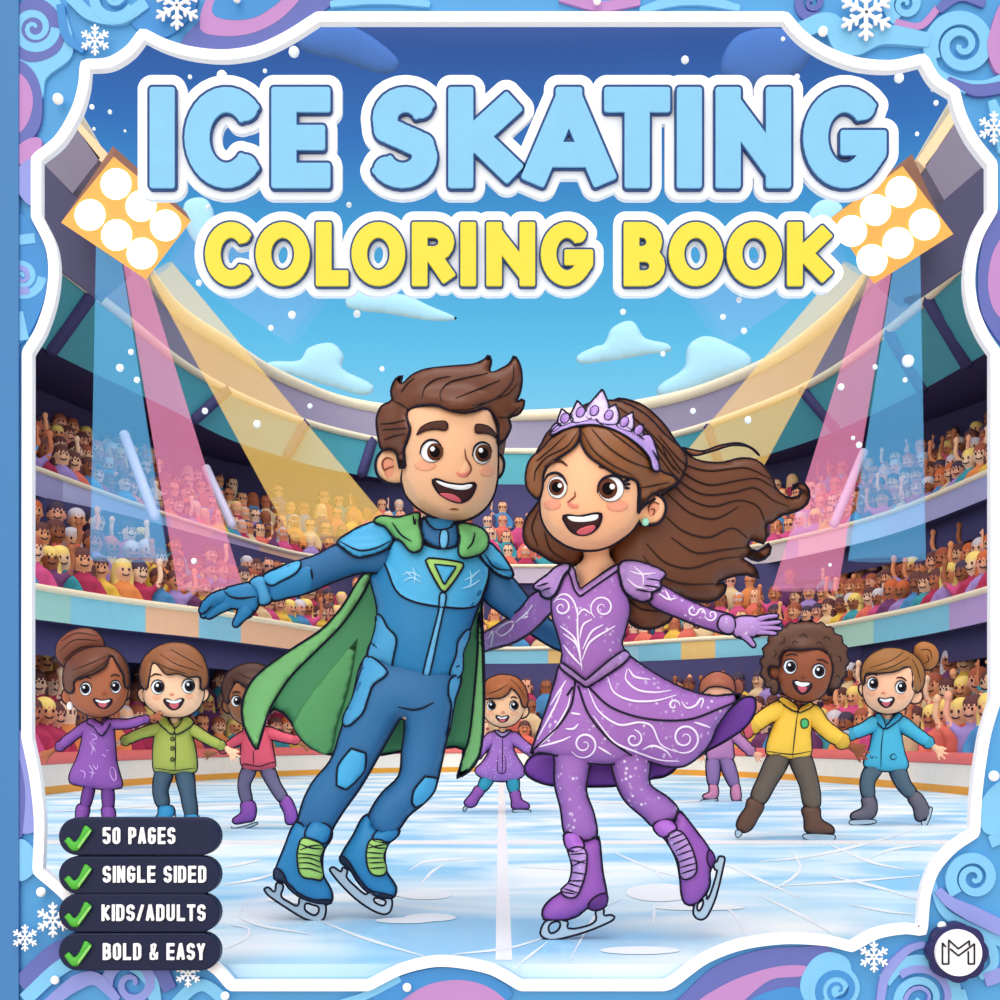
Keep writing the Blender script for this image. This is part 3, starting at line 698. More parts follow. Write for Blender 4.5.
WBOARD, NAVYL = mat('sign white', '#fdfdff', .5, .2, .01), mat('letter outline navy', '#23457c', .5)
BLUEL, YELL = mat('letter ice blue', '#80bbdb', .45), mat('letter yellow', '#e6cf3e', .45)
def word(label, letters, y0, y1, w, r, m, D=8.2, edge=2.7, board=9.5):
    X0, X1 = letters[0][1], letters[-1][2]; t = thing('word_sign', label, 'sign', Pt((X0+X1)/2, y1+board, D))
    st = []
    for ch, a, b in letters:
        g = glyph(ch, a, b, y0, y1, w); st += g
        fd = field(g, a-8, y0-8, b+8, y1+8, w, r)
        o = slab('letter_outline', contour(*fd, 0), D-.02, .035, NAVYL, t); o['label'] = 'navy outline of the letter %s' % ch
        o = slab('letter', contour(*fd, -edge), D-.04, .025, m, t, bevel=.003); o['label'] = 'letter %s' % ch
    fd = field(st, X0-20, y0-20, X1+20, y1+20, w, r)
    ar = lambda P: sum(p[0]*q[1]-q[0]*p[1] for p, q in zip(P, P[1:]+P[:1]))/2
    lo = contour(*fd, board); sg_ = ar(max(lo, key=lambda P: abs(ar(P)))); lo = [P for P in lo if ar(P)*sg_ > 0 or abs(ar(P)) > 60]
    if m is YELL: lo += [P for P in contour(*fd, 4.6) if ar(P)*sg_ < 0 and 18 < abs(ar(P)) < 300]
    slab('backing_board', lo, D+.02, .05, WBOARD, t)
word('sky blue word ICE in rounded capitals on a white backing', [('I', 147, 177), ('C', 182, 267), ('E', 269, 332.5)], 84.5, 190, 14.8, 5, BLUEL)
word('sky blue word SKATING in rounded capitals on a white backing', [('S', 367, 441), ('K', 446, 524), ('A', 522, 616), ('T', 602, 672.5), ('I', 674.5, 704.5), ('N', 713.5, 793.5), ('G', 801, 889)], 84.5, 190, 14.8, 5, BLUEL)
word('yellow word COLORING in rounded capitals on a white backing', [('C', 203, 256.5), ('O', 253.6, 311.5), ('L', 314, 350), ('O', 349.6, 407), ('R', 410, 456), ('I', 459, 477.5), ('N', 484.5, 537), ('G', 539, 595)], 220, 287.5, 9.6, 3.5, YELL, edge=2.2, board=8.5)
word('yellow word BOOK in rounded capitals on a white backing', [('B', 622, 667), ('O', 667, 725), ('O', 725, 784), ('K', 785.5, 834)], 220, 287.5, 9.6, 3.5, YELL, edge=2.2, board=8.5)

# ------------------------------------------------------------------ the ornamental frame standing at the near edge of the ice
PD = 3.36
loop = [(318, 16.5, 'c'), (785.5, 16.5, 'c'), (802, 35), (826, 51), (856, 62), (892, 65), (923.5, 58.5, 'c'), (936, 79), (955, 91.5, 'c'), (961, 114), (973, 138), (992.5, 163.5, 'c'), (992.5, 210, 'c'), (979, 234), (972, 258), (970, 284), (974, 310), (984, 334), (996, 352, 'c'),
        (996, 700, 'c'), (985.5, 736), (977.5, 790), (975, 833, 'c'), (953, 848), (935, 869), (926, 894), (922.6, 931, 'c'), (905, 929), (877, 934), (852, 947, 'c'), (827, 941), (784, 939), (741, 945), (705, 959), (672, 983), (664, 986, 'c'),
        (521, 986, 'c'), (492, 970), (460, 963), (433, 962), (400, 970), (368, 986, 'c'), (231, 986, 'c'), (214, 968), (160, 938), (110, 934), (80, 912), (62, 892), (37.5, 871, 'c'), (39, 822), (34.5, 778), (26.5, 738, 'c'), (27, 352, 'c'), (40, 330), (50, 300), (53.5, 270), (50, 245), (36, 216, 'c'),
        (36, 158, 'c'), (59, 139), (76, 110), (83, 86), (85, 64, 'c'), (109, 62), (129, 50), (142.5, 33, 'c'), (165, 44), (191, 51.5), (224, 54.5), (257, 49.5), (287, 36)]
LP = smooth(loop, True, 5)
FB = mat('frame blue', '#4f98cf', .5, var=.08, scale=3)
frame = thing('ornamental_frame', 'swirling blue winter frame with a white inner edge around the rink', 'frame', Pt(500, 1080, PD))
slab('frame_panel', [[(-160, -130), (1160, -130), (1160, 1080), (-160, 1080)], LP], PD, .05, FB, frame)
L_, R_ = ribbon(loop, 5.2, True, 3)
slab('white_edge', [L_, R_], PD-.03, .025, WHITE, frame)
slab('spine_strip', [[(-161, -131), (18.5, -131), (18.5, 1081), (-161, 1081)]], PD-.01, .06, mat('spine blue', '#4179b0', .5, var=.02), frame)
LB, PU, PK, MB, PB = mat('swirl light blue', '#79bce4', .5), mat('swirl purple', '#5f68ad', .5), mat('swirl pink', '#b583bd', .5), mat('swirl mid blue', '#4088c8', .5), mat('swirl periwinkle', '#8a93d6', .5)
zc = [0]
def inner_ok(P, tol=2): return P
LPA = np.array(LP)
def swirl(pts, w, m, nm='swirl_band'):
    """a raised curling band on the frame, kept clear of the opening"""
    zc[0] += 1; P = clip_out(resample(ribbon(pts, w, False, 4)[0], 2.5))
    if len(P) < 3: return
    slab(nm, [P], PD-.022-.0005*(zc[0] % 14), .02, m, frame)
def clip_out(P):
    A = np.array([tuple(p) for p in P]); k = inside(LPA, A[:, 0], A[:, 1]); out = []
    for p, q in zip(A, k):
        if q: p = LPA[np.argmin(np.hypot(LPA[:, 0]-p[0], LPA[:, 1]-p[1]))]
        out.append((max(p[0], 18.6), p[1]))
    return out
def blob(pts, m, nm='swirl_wave'):
    zc[0] += 1; P = clip_out(resample(smooth(pts), 2.5)); slab(nm, [P], PD-.022-.0005*(zc[0] % 14), .02, m, frame)
def spiral(cx, cy, r, turns, w, m, a0=0, dirn=1):
    n = int(18*turns); pts = [(cx+r*(1-i/n*.92)*math.cos(a0+dirn*2*math.pi*turns*i/n), cy+r*(1-i/n*.92)*math.sin(a0+dirn*2*math.pi*turns*i/n)) for i in range(n+1)]
    swirl(pts, [w, w*.8, w*.35], m, 'spiral')
# upper left
blob([(182, 47), (200, 20), (225, -10), (340, -10), (318, 15), (290, 34), (258, 48), (224, 53)], PU); blob([(200, 28), (216, -10), (300, -10), (284, 16), (255, 32), (225, 36)], PK); blob([(212, 12), (228, -12), (285, -12), (262, 14), (235, 20)], MB)
blob([(18, 10), (50, -8), (68, 20), (72, 55), (46, 78), (40, 100), (18, 90)], LB); blob([(18, 5), (44, 0), (64, 24), (60, 50), (36, 62), (18, 56)], PU); spiral(34, 28, 22, 2, 5, LB); blob([(18, 62), (34, 72), (42, 98), (38, 130), (18, 146)], PU); blob([(18, 74), (28, 82), (33, 100), (28, 122), (18, 132)], PK); blob([(18, 146), (40, 138), (36, 156), (18, 164)], PK)
blob([(18, 168), (34, 160), (34, 205), (18, 192)], PB); swirl([(70, -4), (90, 14), (120, 18), (146, 2)], 6, LB); spiral(112, -4, 24, 1.5, 6, LB, .5); swirl([(60, 4), (66, 36), (84, 50)], 4, MB); blob([(130, 20), (150, -10), (196, -10), (188, 20), (160, 38)], MB)
# left bulge and lower left
blob([(18, 214), (30, 222), (44, 245), (48, 275), (42, 306), (28, 336), (18, 344)], MB); spiral(22, 277, 20, 2, 4.5, LB); spiral(21, 277, 15, 1.4, 4, PB, 1); swirl([(18, 240), (35, 238)], 5, LB); swirl([(18, 312), (24, 340)], 5, LB)
blob([(18, 730), (28, 752), (33, 790), (36, 830), (18, 830)], PB); blob([(18, 760), (25, 790), (22, 835), (18, 838)], PU); blob([(18, 840), (34, 850), (34, 872), (18, 880)], LB)
swirl([(20, 985), (60, 950), (110, 940), (150, 955), (170, 990)], [9, 10, 7], PU); swirl([(24, 1000), (70, 962), (120, 958), (150, 980), (156, 1010)], [7, 8, 6], LB); spiral(132, 984, 26, 1.6, 6, PB, 3); swirl([(170, 1010), (200, 985), (225, 1000)], 6, LB); swirl([(40, 1010), (90, 978), (118, 1000)], [5, 8, 4], PB)
# bottom hump, lower right
blob([(372, 992), (402, 976), (436, 968), (462, 969), (492, 977), (512, 996), (470, 1010), (390, 1010)], MB); blob([(400, 1008), (425, 986), (460, 980), (490, 988), (508, 1008)], PK); swirl([(340, 1004), (365, 996), (400, 978)], 4, LB)
blob([(686, 992), (716, 966), (760, 950), (800, 947), (832, 950), (812, 966), (800, 1010), (672, 1010)], PU); blob([(694, 1012), (722, 986), (770, 968), (806, 966), (806, 975), (770, 980), (730, 1010)], PK); blob([(740, 1012), (762, 994), (800, 988), (812, 1010)], MB)
blob([(812, 960), (830, 952), (850, 962), (846, 990), (810, 1004), (800, 985)], LB); spiral(838, 990, 26, 2, 5, LB, 2); spiral(838, 990, 20, 1.8, 4, MB, 2.6)
spiral(922, 1000, 42, 2, 7, LB, 3.6); spiral(922, 1000, 33, 1.6, 4, PB, 4); swirl([(880, 1004), (886, 975), (908, 950), (925, 944)], [4, 5, 3], PB)
spiral(974, 878, 24, 2, 6, LB, 2.4); swirl([(938, 890), (950, 902), (975, 915), (1006, 930)], [4, 8, 8], PB); swirl([(932, 880), (944, 912), (975, 930), (1006, 944)], [3, 5, 5], LB); swirl([(990, 842), (1006, 836)], 6, LB); blob([(982, 800), (1008, 782), (1008, 830), (984, 832)], LB); swirl([(968, 930), (990, 945), (994, 965), (980, 978)], [5, 5, 3], LB); swirl([(985, 980), (1010, 972)], 7, PB); swirl([(960, 990), (966, 1010)], 5, LB)
# right bulge, upper right
blob([(1010, 205), (990, 222), (981, 250), (978, 284), (984, 318), (1010, 346)], PU); blob([(1010, 232), (994, 250), (988, 282), (994, 310), (1010, 322)], PK)
spiral(962, 45, 32, 2.1, 7.5, LB, 2.7, 1); swirl([(930, 38), (934, 70), (955, 84), (985, 86), (1008, 76)], [4, 7, 5], LB); swirl([(948, 78), (975, 90), (1008, 86)], [2, 6, 6], PU); swirl([(992, 100), (1008, 150)], [4, 10], LB); blob([(988, 40), (1010, 0), (1010, 70), (996, 72)], PK)
swirl([(800, 30), (830, 22), (846, 44), (880, 34), (930, 40)], [8, 12, 7], LB); spiral(812, 2, 16, 1.7, 5, PU, 1); spiral(905, 4, 18, 1.8, 5.5, LB, 2); swirl([(895, 22), (920, 26), (938, 8)], 3.5, PK); swirl([(938, 10), (960, -6), (985, 4)], [4, 7, 4], PU); swirl([(640, 10), (690, -2), (740, 8)], [3, 7, 3], LB); swirl([(560, -4), (600, 6), (640, 0)], 5, PK); swirl([(330, 4), (380, -2), (430, 4)], [3, 6, 3], LB)
for x, y, r in ((58, 99, 5.5), (823, 31.5, 5), (237, -1, 4), (597, 1, 4), (41, 892, 5), (55, 980, 4.5), (225, 996, 4.5), (407, 987.5, 4.5), (942, 926, 4.7), (994, 776, 5.5)):
    ball('white_dot', x, y, r, PD-.05, SNOW, frame)
def snowflake(cx, cy, r, label, rot=0):
    D = PD-.052; t = None; g = G()
    for k in range(6):
        a = rot+math.pi/3*k; u = (math.cos(a), math.sin(a)); q = lambda s, b=0: Pt(cx+r*(s*math.cos(a)+b*math.cos(a+1.57)), cy+r*(s*math.sin(a)+b*math.sin(a+1.57)), D)
        w = r*.085*D/F
        g.add(*tube([q(0), q(1)], w, 6))
        for s, l in ((.38, .2), (.66, .24)):
            for e in (-1, 1): g.add(*tube([q(s), q(s+l*.75, e*l)], w*.85, 6))
    tag(obj('snowflake_ornament', g.V, g.F, WHITE), label, 'snowflake', 'snowflake ornaments on the frame')
for x, y, r, lab in ((95, 40, 15, 'small white snowflake ornament at the upper left of the blue frame'), (177, 6, 23, 'large white snowflake ornament cut by the top edge, on the left'), (866, 13, 27, 'large white snowflake ornament cut by the top edge, on the right'), (994, 128, 16, 'white snowflake ornament at the right edge, below the big spiral'),
                     (53, 920, 17, 'white snowflake ornament tucked behind the KIDS/ADULTS plaque'), (25, 938, 13, 'white snowflake ornament next to the blue spine at lower left'), (188, 974, 13, 'white snowflake ornament just below the BOLD & EASY plaque'), (874, 957, 15, 'white snowflake ornament left of the round M emblem')):
    snowflake(x, y, r, lab, .52)

# plaques and emblem on the frame
PLQ, TXT = mat('plaque navy', '#10173a', .45), mat('plaque lettering white', '#ffffff', .5)
CK, CK2 = mat('check green', '#4fae3a', .4), mat('check light green', '#8fd36f', .4)
for (y0, y1), (t0, t1), s_, (xa, xb) in (((819.4, 853.7), (827.4, 844), '50 PAGES', (102.7, 175)), ((858, 892.4), (866, 882.6), 'SINGLE SIDED', (102.7, 206)), ((895.5, 930.6), (904.6, 921), 'KIDS/ADULTS', (101.5, 205.3)), ((934.6, 969), (943.4, 960), 'BOLD & EASY', (102.7, 204.7))):
    D = PD-.07; t = thing('plaque', 'navy rounded plaque with green check mark reading %s' % s_, 'sign', Pt(139, y1, D), 'plaques at the lower left of the frame')
    r = (y1-y0)/2; cy = (y0+y1)/2
    slab('plate', [arc(218-r, cy, r, r, -90, 90, 14)+arc(60+r, cy, r, r, 90, 270, 14)], D+.012, .04, PLQ, t, bevel=.004)
    adv = {'I': .42, ' ': .62, '/': .9, '&': 1.05}; tot = sum(adv.get(c, 1) for c in s_); st = 2.3; u = (xb-xa+st)/tot; x = xa
    for c in s_:
        wd = adv.get(c, 1)*u
        if c != ' ':
            wgt = 1.0 if c == '&' else 1.4; fd = field(glyph(c, x, x+max(wd-st, 2*wgt), t0, t1, wgt, True), x-3, t0-3, x+wd+3, t1+3, wgt, .35, .22)
            lo = contour(*fd, 0)
            if lo: o = slab('letter', lo, D-.012, .006, TXT, t); o['label'] = 'white character %s' % c
        x += wd
    ck = Z(50, 810+(y0-819.4), 5.556, [(78, 172, 'c'), (105, 150), (140, 178), (195, 80, 'c'), (235, 112, 'c'), (200, 165), (155, 228, 'c'), (122, 226)])
    puff('check_mark', ck, D-.012, CK, t, k=.35, n=90)
    puff('check_highlight', Z(50, 810+(y0-819.4), 5.556, [(150, 205, 'c'), (200, 135), (222, 108, 'c'), (230, 116), (195, 168), (156, 222, 'c')]), D-.022, CK2, t, k=.2, n=50)
D = PD-.07; em = thing('round_emblem', 'scalloped navy and white round emblem with a black outlined M', 'emblem', Pt(959, 953, D))
sc_ = [(959+(26.6+2.5*abs(math.cos(4*a)))*math.cos(a), 953+(26.6+2.5*abs(math.cos(4*a)))*math.sin(a)) for a in [2*math.pi*i/96 for i in range(96)]]
slab('scalloped_rim', [sc_], D+.01, .04, mat('emblem navy', '#272457', .5), em, bevel=.003)
slab('white_disc', [ell(959, 953, 23.2, 23.2, 0, 48)], D-.012, .02, WHITE, em)
g = G()
for P in ([(225, 430), (225, 640), (288, 640), (288, 400), (385, 488), (494, 408), (494, 455)], [(305, 490), (385, 558), (545, 438), (545, 640), (484, 640), (484, 515)], [(225, 430), (258, 468)]):
    P = [Pt(920+a/10, 900+b/10, D-.024) for a, b in P]
    for a, b in zip(P, P[1:]): g.add(*tube([a, b], .9*D/F, 6))
obj('letter_m', g.V, g.F, mat('emblem black', '#17151c', .5), em)

# ------------------------------------------------------------------ figures
def over(bv, D, lift=0.0, base=0.0):
    """depth offset that follows the surface underneath"""
    def f(x, y):
        d = depth(bv, x, y); return (d-D if d is not None else base)-lift
    return f
def blend_over(bv, D, lift, base, pts):
    """like over, but sampled on a coarse grid and smoothed, for parts that reach past the surface"""
    A = np.array([p[:2] for p in pts], float); x0, y0 = A.min(0)-6; x1, y1 = A.max(0)+6; n = 26
    xs, ys = np.linspace(x0, x1, n), np.linspace(y0, y1, n); Gd = np.array([[(lambda d: base if d is None else d-D)(depth(bv, x, y)) for x in xs] for y in ys])
    for _ in range(2):
        P = np.pad(Gd, 1, mode='edge'); Gd = (P[:-2, 1:-1]+P[2:, 1:-1]+P[1:-1, :-2]+P[1:-1, 2:]+2*Gd)/6
    def f(x, y):
        u = min(max((x-x0)/(x1-x0)*(n-1), 0), n-1.001); v = min(max((y-y0)/(y1-y0)*(n-1), 0), n-1.001); i, j = int(u), int(v); a, b = u-i, v-j
        return Gd[j, i]*(1-a)*(1-b)+Gd[j, i+1]*a*(1-b)+Gd[j+1, i]*(1-a)*b+Gd[j+1, i+1]*a*b-lift
    return f
EYEW, BLK, TONG, LIP = mat('eye white', '#ffffff', .3, .4, .01), mat('pupil black', '#120d10', .7, .05), mat('tongue', '#d8606c', .5), mat('mouth dark', '#3c1a1d', .6)
STEEL = mat('blade steel', '#a9bccb', .3, .5)

def body_mesh(root, pieces, rims, m, voxel, D, rim):
    g = fuse([(p[0], p[1], 0) for p in pieces], voxel)
    skin_only = (list(g.V), list(g.F))
    for P, d in rims: g.add(*tube([Pt(x, y, d) for x, y in resample(smooth(P), 3 if rim > 1 else 1.6)], rim*D/F, 6, True), 1)
    o = obj('body', g.V, g.F, [m, INK], root, g.M)
    GEO[o.name] = skin_only
    return o
def hand_pieces(x, y, ang, s, D, thumb=1, spread=.42):
    """palm, four unequal fingers and a thumb as closed pieces; s = hand length in px"""
    u = s*D/F; out = []
    def q(r, a, dy=0): p = Pt(x+s*r*math.cos(a), y+s*r*math.sin(a), D); return (p[0], p[1]+dy*u, p[2])
    out.append(capsule_limb([q(-.28, ang)+(u*.17,), q(0, ang)+(u*.23,), q(.2, ang)+(u*.2,)], 9))
    for i, l in enumerate((.62, .78, .84, .72)):
        a = ang+spread*(i-1.5)*thumb*-1
        b = (q(.15, a), q(.15+(l-.15)*.55, a, -.05), q(l, a+.05*thumb, 0))
        out.append(capsule_limb([b[0]+(u*.095,), b[1]+(u*.085,), b[2]+(u*.07,)], 7))
    a = ang-1.0*-thumb
    out.append(capsule_limb([q(.02, a)+(u*.11,), q(.3, a)+(u*.1,), q(.52, a-.25*thumb)+(u*.08,)], 7))
    return out
def eye(root, bv, c, r, ir, look, iris='#5c3420', rim=1.0, n=40, lid=True, glint=(-.3, -.35)):
    e = patch('eye', ell(*c, *r, 0, 16), bv, EYEW, root, .003, .12, n, rim*.3)
    ic = (c[0]+look[0], c[1]+look[1])
    patch('iris', ell(*ic, ir, ir*1.08, 0, 14), bv, mat('iris '+iris, iris, .6, .1), e, .0075, .03, 24, 0)
    patch('pupil', ell(*ic, ir*.62, ir*.68, 0, 12), bv, BLK, e, .009, .03, 20, 0)
    patch('catchlight', ell(ic[0]+ir*glint[0], ic[1]+ir*glint[1], ir*.28, ir*.3, 0, 10), bv, EYEW, e, .0105, 0, 10, 0)
    if lid: lines('eyelid', [[(c[0]-r[0]*1.02, c[1]-r[1]*.1), (c[0]-r[0]*.72, c[1]-r[1]*.75), (c[0], c[1]-r[1]*1.03), (c[0]+r[0]*.72, c[1]-r[1]*.75), (c[0]+r[0]*1.02, c[1]-r[1]*.1)]], bv, INK, e, rim*.85, .008)
    return e
def mouth(root, bv, out, teeth, tongue, rim):
    m = patch('mouth', out, bv, LIP, root, .003, 0, 50, rim)
    if teeth: patch('teeth', teeth, bv, EYEW, m, .0055, .05, 30, 0)
    if tongue: patch('tongue', tongue, bv, TONG, m, .005, .08, 30, 0)

# ---- the young man
D = 4.17
A = lambda P: Z(360, 340, 5, P)
B = lambda P: Z(340, 490, 4, P)
Cc = lambda P: Z(190, 500, 5, P)
E = lambda P: Z(240, 560, 3.846, P)
Fz = lambda P: Z(255, 720, 5, P)
R1 = 1.4
SKB = mat('skin peach', '#f6bd92', .5, .2, .03)
SUIT, SUITD, SUITL, SUITP = mat('suit blue', '#2d80b3', .45), mat('suit deep blue', '#2b6696', .5), mat('suit panel blue', '#4c9fcd', .4), mat('suit chest blue', '#49abda', .4)
TRS, TRIM, LIME, CAPD, CAPL = mat('trouser blue', '#326d9c', .5), mat('suit piping blue', '#69b9e4', .45), mat('lime', '#a3cf6c', .5), mat('cape green', '#4f9460', .6), mat('cape light green', '#85c87a', .55)
boy = thing('person', 'person in a blue caped suit skating with arms spread, green cape flying', 'person', Pt(335, 920, D))
headp = A([(215, 640), (207, 700), (228, 775), (275, 830), (345, 876), (420, 902), (490, 908), (555, 893), (612, 858), (658, 800), (682, 730), (690, 640), (690, 540), (688, 440), (665, 350), (610, 300), (450, 270), (300, 290), (230, 360), (205, 450), (200, 550)])
earL = A([(215, 570), (175, 543), (125, 545), (88, 580), (76, 630), (90, 680), (130, 712), (175, 724), (215, 712)])
earR = A([(678, 570), (705, 575), (721, 615), (712, 665), (680, 695)])
neckp = A([(325, 840), (318, 960), (400, 1010), (470, 960), (492, 850)])
P_ = [puffgeo(headp, D, -.03, .78), puffgeo(earL, D, -.005, .45, n=60), puffgeo(earR, D, .0, .6, n=40), puffgeo(neckp, D, .065, .62)]
P_ = [(p.V, p.F) for p in P_]
def core(pts, D, r): return [capsule_limb([Pt(x, y, D+dy)+(rr*.55*D/F,) for x, y, rr, dy in pts], 10)]
P_ += core([(437, 545, 22, .03), (430, 600, 34, .01), (425, 660, 34, .01), (412, 700, 34, .01)], D, 1)
P_ += core([(425, 560, 14, .02), (350, 560, 11, 0), (290, 583, 9, 0), (235, 602, 7, 0)], D, 1)+core([(450, 560, 14, .03), (500, 585, 11, .05), (555, 640, 9, .08)], D, 1)
P_ += core([(400, 690, 24, .01), (365, 750, 17, 0), (318, 825, 10, 0)], D, 1)+core([(430, 690, 22, .01), (425, 775, 15, 0), (385, 825, 10, 0)], D, 1)
bb = body_mesh(boy, P_, [(headp, D-.03), (earL, D-.008), (earR, D-.004)], SKB, .009, D, R1)
hb = bvh(bb)
torso = B([(335, 112), (300, 135), (240, 165), (180, 225), (165, 280), (150, 320), (120, 345), (138, 420), (150, 490), (140, 560), (125, 610), (108, 660), (180, 715), (330, 768), (420, 760), (484, 738), (492, 650), (520, 560), (555, 460), (585, 390), (594, 320), (580, 250), (560, 200), (500, 150), (465, 112), (400, 100)])
tors = puff('suit_jacket', torso, D, SUIT, boy, .0, .52, rim=R1, n=320)
tro = puff('trousers', [(367, 655), (352, 700), (342, 727), (331, 760), (313, 782), (303, 802), (298, 826), (305, 838), (326, 838), (334, 826), (344, 810), (360, 788), (378, 757), (391, 734), (402, 717), (405, 722), (402, 750), (399, 776), (383, 792), (372, 808), (368, 820), (376, 834), (394, 834), (409, 815), (424, 803), (435, 788), (439, 774), (447, 737), (455, 700), (461, 674), (440, 660), (400, 655)], D, TRS, boy, .014, .55, rim=R1, n=420)
arm = puff('sleeve', Cc([(1010, 205), (950, 205), (740, 222), (640, 272), (555, 302), (480, 322), (360, 382), (375, 440), (400, 502), (480, 490), (600, 460), (720, 408), (860, 362), (1000, 350)]), D, SUITD, boy, -.02, .68, rim=R1)
arm2 = puff('sleeve', B([(570, 300), (620, 310), (690, 352), (760, 440), (840, 520), (890, 560), (900, 620), (890, 645), (800, 600), (700, 530), (640, 490), (570, 425)]), D, SUITD, boy, .05, .6, rim=R1)
tb, ab, lb = bvh([tors, arm]), bvh(arm), bvh(tro)
patch('forearm_panel', Cc([(362, 388), (440, 343), (520, 308), (553, 305), (548, 340), (520, 372), (450, 408), (405, 428)]), ab, SUITP, boy, .005, .1, 60, .9)
patch('forearm', Cc([(410, 430), (455, 408), (525, 372), (555, 345), (600, 335), (612, 400), (595, 455), (490, 484), (410, 495)]), ab, SUIT, boy, .003, 0, 60, 0)
puff('cuff', Cc([(300, 408), (360, 380), (388, 415), (406, 470), (402, 512), (352, 524), (342, 490), (330, 450)]), D, SUITL, boy, -.03, .75, rim=R1, n=80)
g = puffgeo(Cc([(350, 425), (300, 413), (240, 425), (170, 448), (150, 490), (175, 540), (235, 545), (255, 580), (290, 590), (330, 550), (350, 500)]), D, -.02, .55, rim=R1)
for f_ in ([(180, 490, 28), (110, 520, 24), (66, 578, 17)], [(175, 478, 25), (105, 503, 22), (58, 555, 17)], [(185, 468, 22), (120, 485, 20), (66, 530, 16)], [(200, 512, 28), (140, 545, 24), (90, 582, 16)], [(285, 540, 36), (250, 590, 24), (226, 625, 15)]):
    q_ = puffgeo(limbpoly([(190+a/5, 500+b/5, w/5) for a, b, w in f_]), D, -.03+.006*len(g.M) % .01, .7, rim=1.1, n=60); g.add(q_.V, [], 0); b_0 = len(g.V)-len(q_.V)
    g.F += [tuple(i+b_0 for i in f) for f in q_.F]; g.M += q_.M
glv = obj('glove', g.V, g.F, [SUIT, INK], boy, g.M)
lines('glove_seam', [Cc([(172, 455), (200, 482), (250, 492), (330, 482)]), ], bvh([glv, arm]), INK, boy, 1.2)
lines('sleeve_crease', [Cc([(605, 345), (612, 395)])], ab, INK, boy, 1.2)
puff('collar', B([(335, 108), (325, 160), (335, 198), (400, 232), (468, 220), (474, 165), (460, 130), (440, 152), (380, 158), (350, 130)]), D, SUITD, boy, blend_over(tb, D, .012, 0, B([(325, 108), (474, 232)])), .3, rim=1.2, n=90)
patch('collar_stripe', B([(404, 164), (430, 164), (426, 230), (402, 230)]), bvh([o for o in boy.children if o.name.startswith('collar')]+[tors]), TRIM, boy, .005, 0, 20, .8)
chest = patch('chest_plate', B([(172, 255), (190, 320), (228, 408), (290, 445), (400, 466), (540, 466), (575, 400), (594, 325), (575, 230), (470, 215), (400, 236), (330, 215), (240, 190)]), bvh(tors), SUITP, boy, .005, .10, 140, 1.2)
cbv = bvh([chest, tors])
em_ = patch('emblem', B([(342, 282), (358, 272), (484, 289), (496, 302), (426, 404), (412, 406), (400, 395)]), cbv, LIME, boy, .006, .1, 50, 1.1)
patch('emblem_centre', B([(378, 297, 'c'), (466, 306, 'c'), (417, 380, 'c')]), cbv, SUITP, em_, .011, 0, 30, .9)
patch('front_stripe', B([(402, 412), (425, 418), (412, 490), (395, 570), (350, 764), (328, 762), (375, 560), (395, 480)]), cbv, TRIM, boy, .005, 0, 60, .9)
for f_i in (slice(0, 4), slice(4, 8)): lines('frost_pattern', [B(p) for p in ([(250, 340), (275, 330), (300, 335), (325, 350)], [(255, 365), (290, 350), (325, 372)], [(290, 310), (300, 340), (298, 372)], [(265, 325), (285, 345)], [(500, 360), (530, 345), (560, 320)], [(490, 395), (530, 380), (560, 360)], [(520, 325), (525, 350), (520, 390)], [(545, 330), (530, 350)])[f_i]], cbv, mat('frost', '#a8dcf5', .5), boy, .9)
for nm, pts in (('side_panel', B([(152, 496), (190, 550), (225, 590), (215, 662), (195, 738), (165, 735), (112, 662), (125, 610), (142, 550)])), ('side_panel', B([(520, 560), (475, 602), (465, 660), (440, 750), (486, 738), (494, 650)]))):
    patch(nm, pts, bvh(tors), SUITL, boy, .005, .08, 60, 1.0)
for nm, pts in (('hip_panel', B([(108, 664), (190, 722), (180, 745), (132, 780), (110, 840), (85, 900), (12, 942), (50, 830), (85, 720)])), ('hip_panel', B([(442, 756), (482, 742), (460, 840), (440, 960), (430, 985), (446, 860), (434, 815)]))):
    patch(nm, pts, lb, SUITL, boy, .005, .06, 60, 1.0)
lines('seam', [B([(122, 610), (150, 630), (190, 658)]), B([(232, 868), (290, 880), (330, 872), (375, 850)]), B([(455, 712), (482, 700)])], bvh([tors, tro]), INK, boy, 1.2)
for pts in (Fz([(480, 142, 'c'), (556, 166, 'c'), (548, 250), (500, 312, 'c'), (455, 350, 'c'), (408, 328, 'c'), (415, 230)]), Fz([(850, 282, 'c'), (912, 290, 'c'), (900, 350), (850, 412), (800, 440, 'c'), (783, 412, 'c'), (795, 350)])):
    kp = patch('knee_pad', pts, lb, SUITP, boy, .006, .25, 60, 1.2)
for pts, inn in ((Cc([(735, 212), (800, 162), (860, 130), (940, 108), (1000, 140), (1020, 190), (990, 240), (930, 268), (850, 287), (818, 280), (765, 240)]), [Cc([(745, 205), (845, 252), (930, 240), (1000, 205)])]), (B([(555, 245), (590, 208), (630, 240), (670, 290), (692, 348), (640, 342), (598, 312), (570, 280)]), [B([(580, 258), (620, 310), (685, 322)])])):
    pd = puff('shoulder_pad', pts, D, SUITP, boy, blend_over(bvh([tors, arm, arm2]), D, .012, 0, pts), .4, rim=R1, n=90)
    lines('pad_seam', inn, bvh(pd), INK, pd, 1.1)
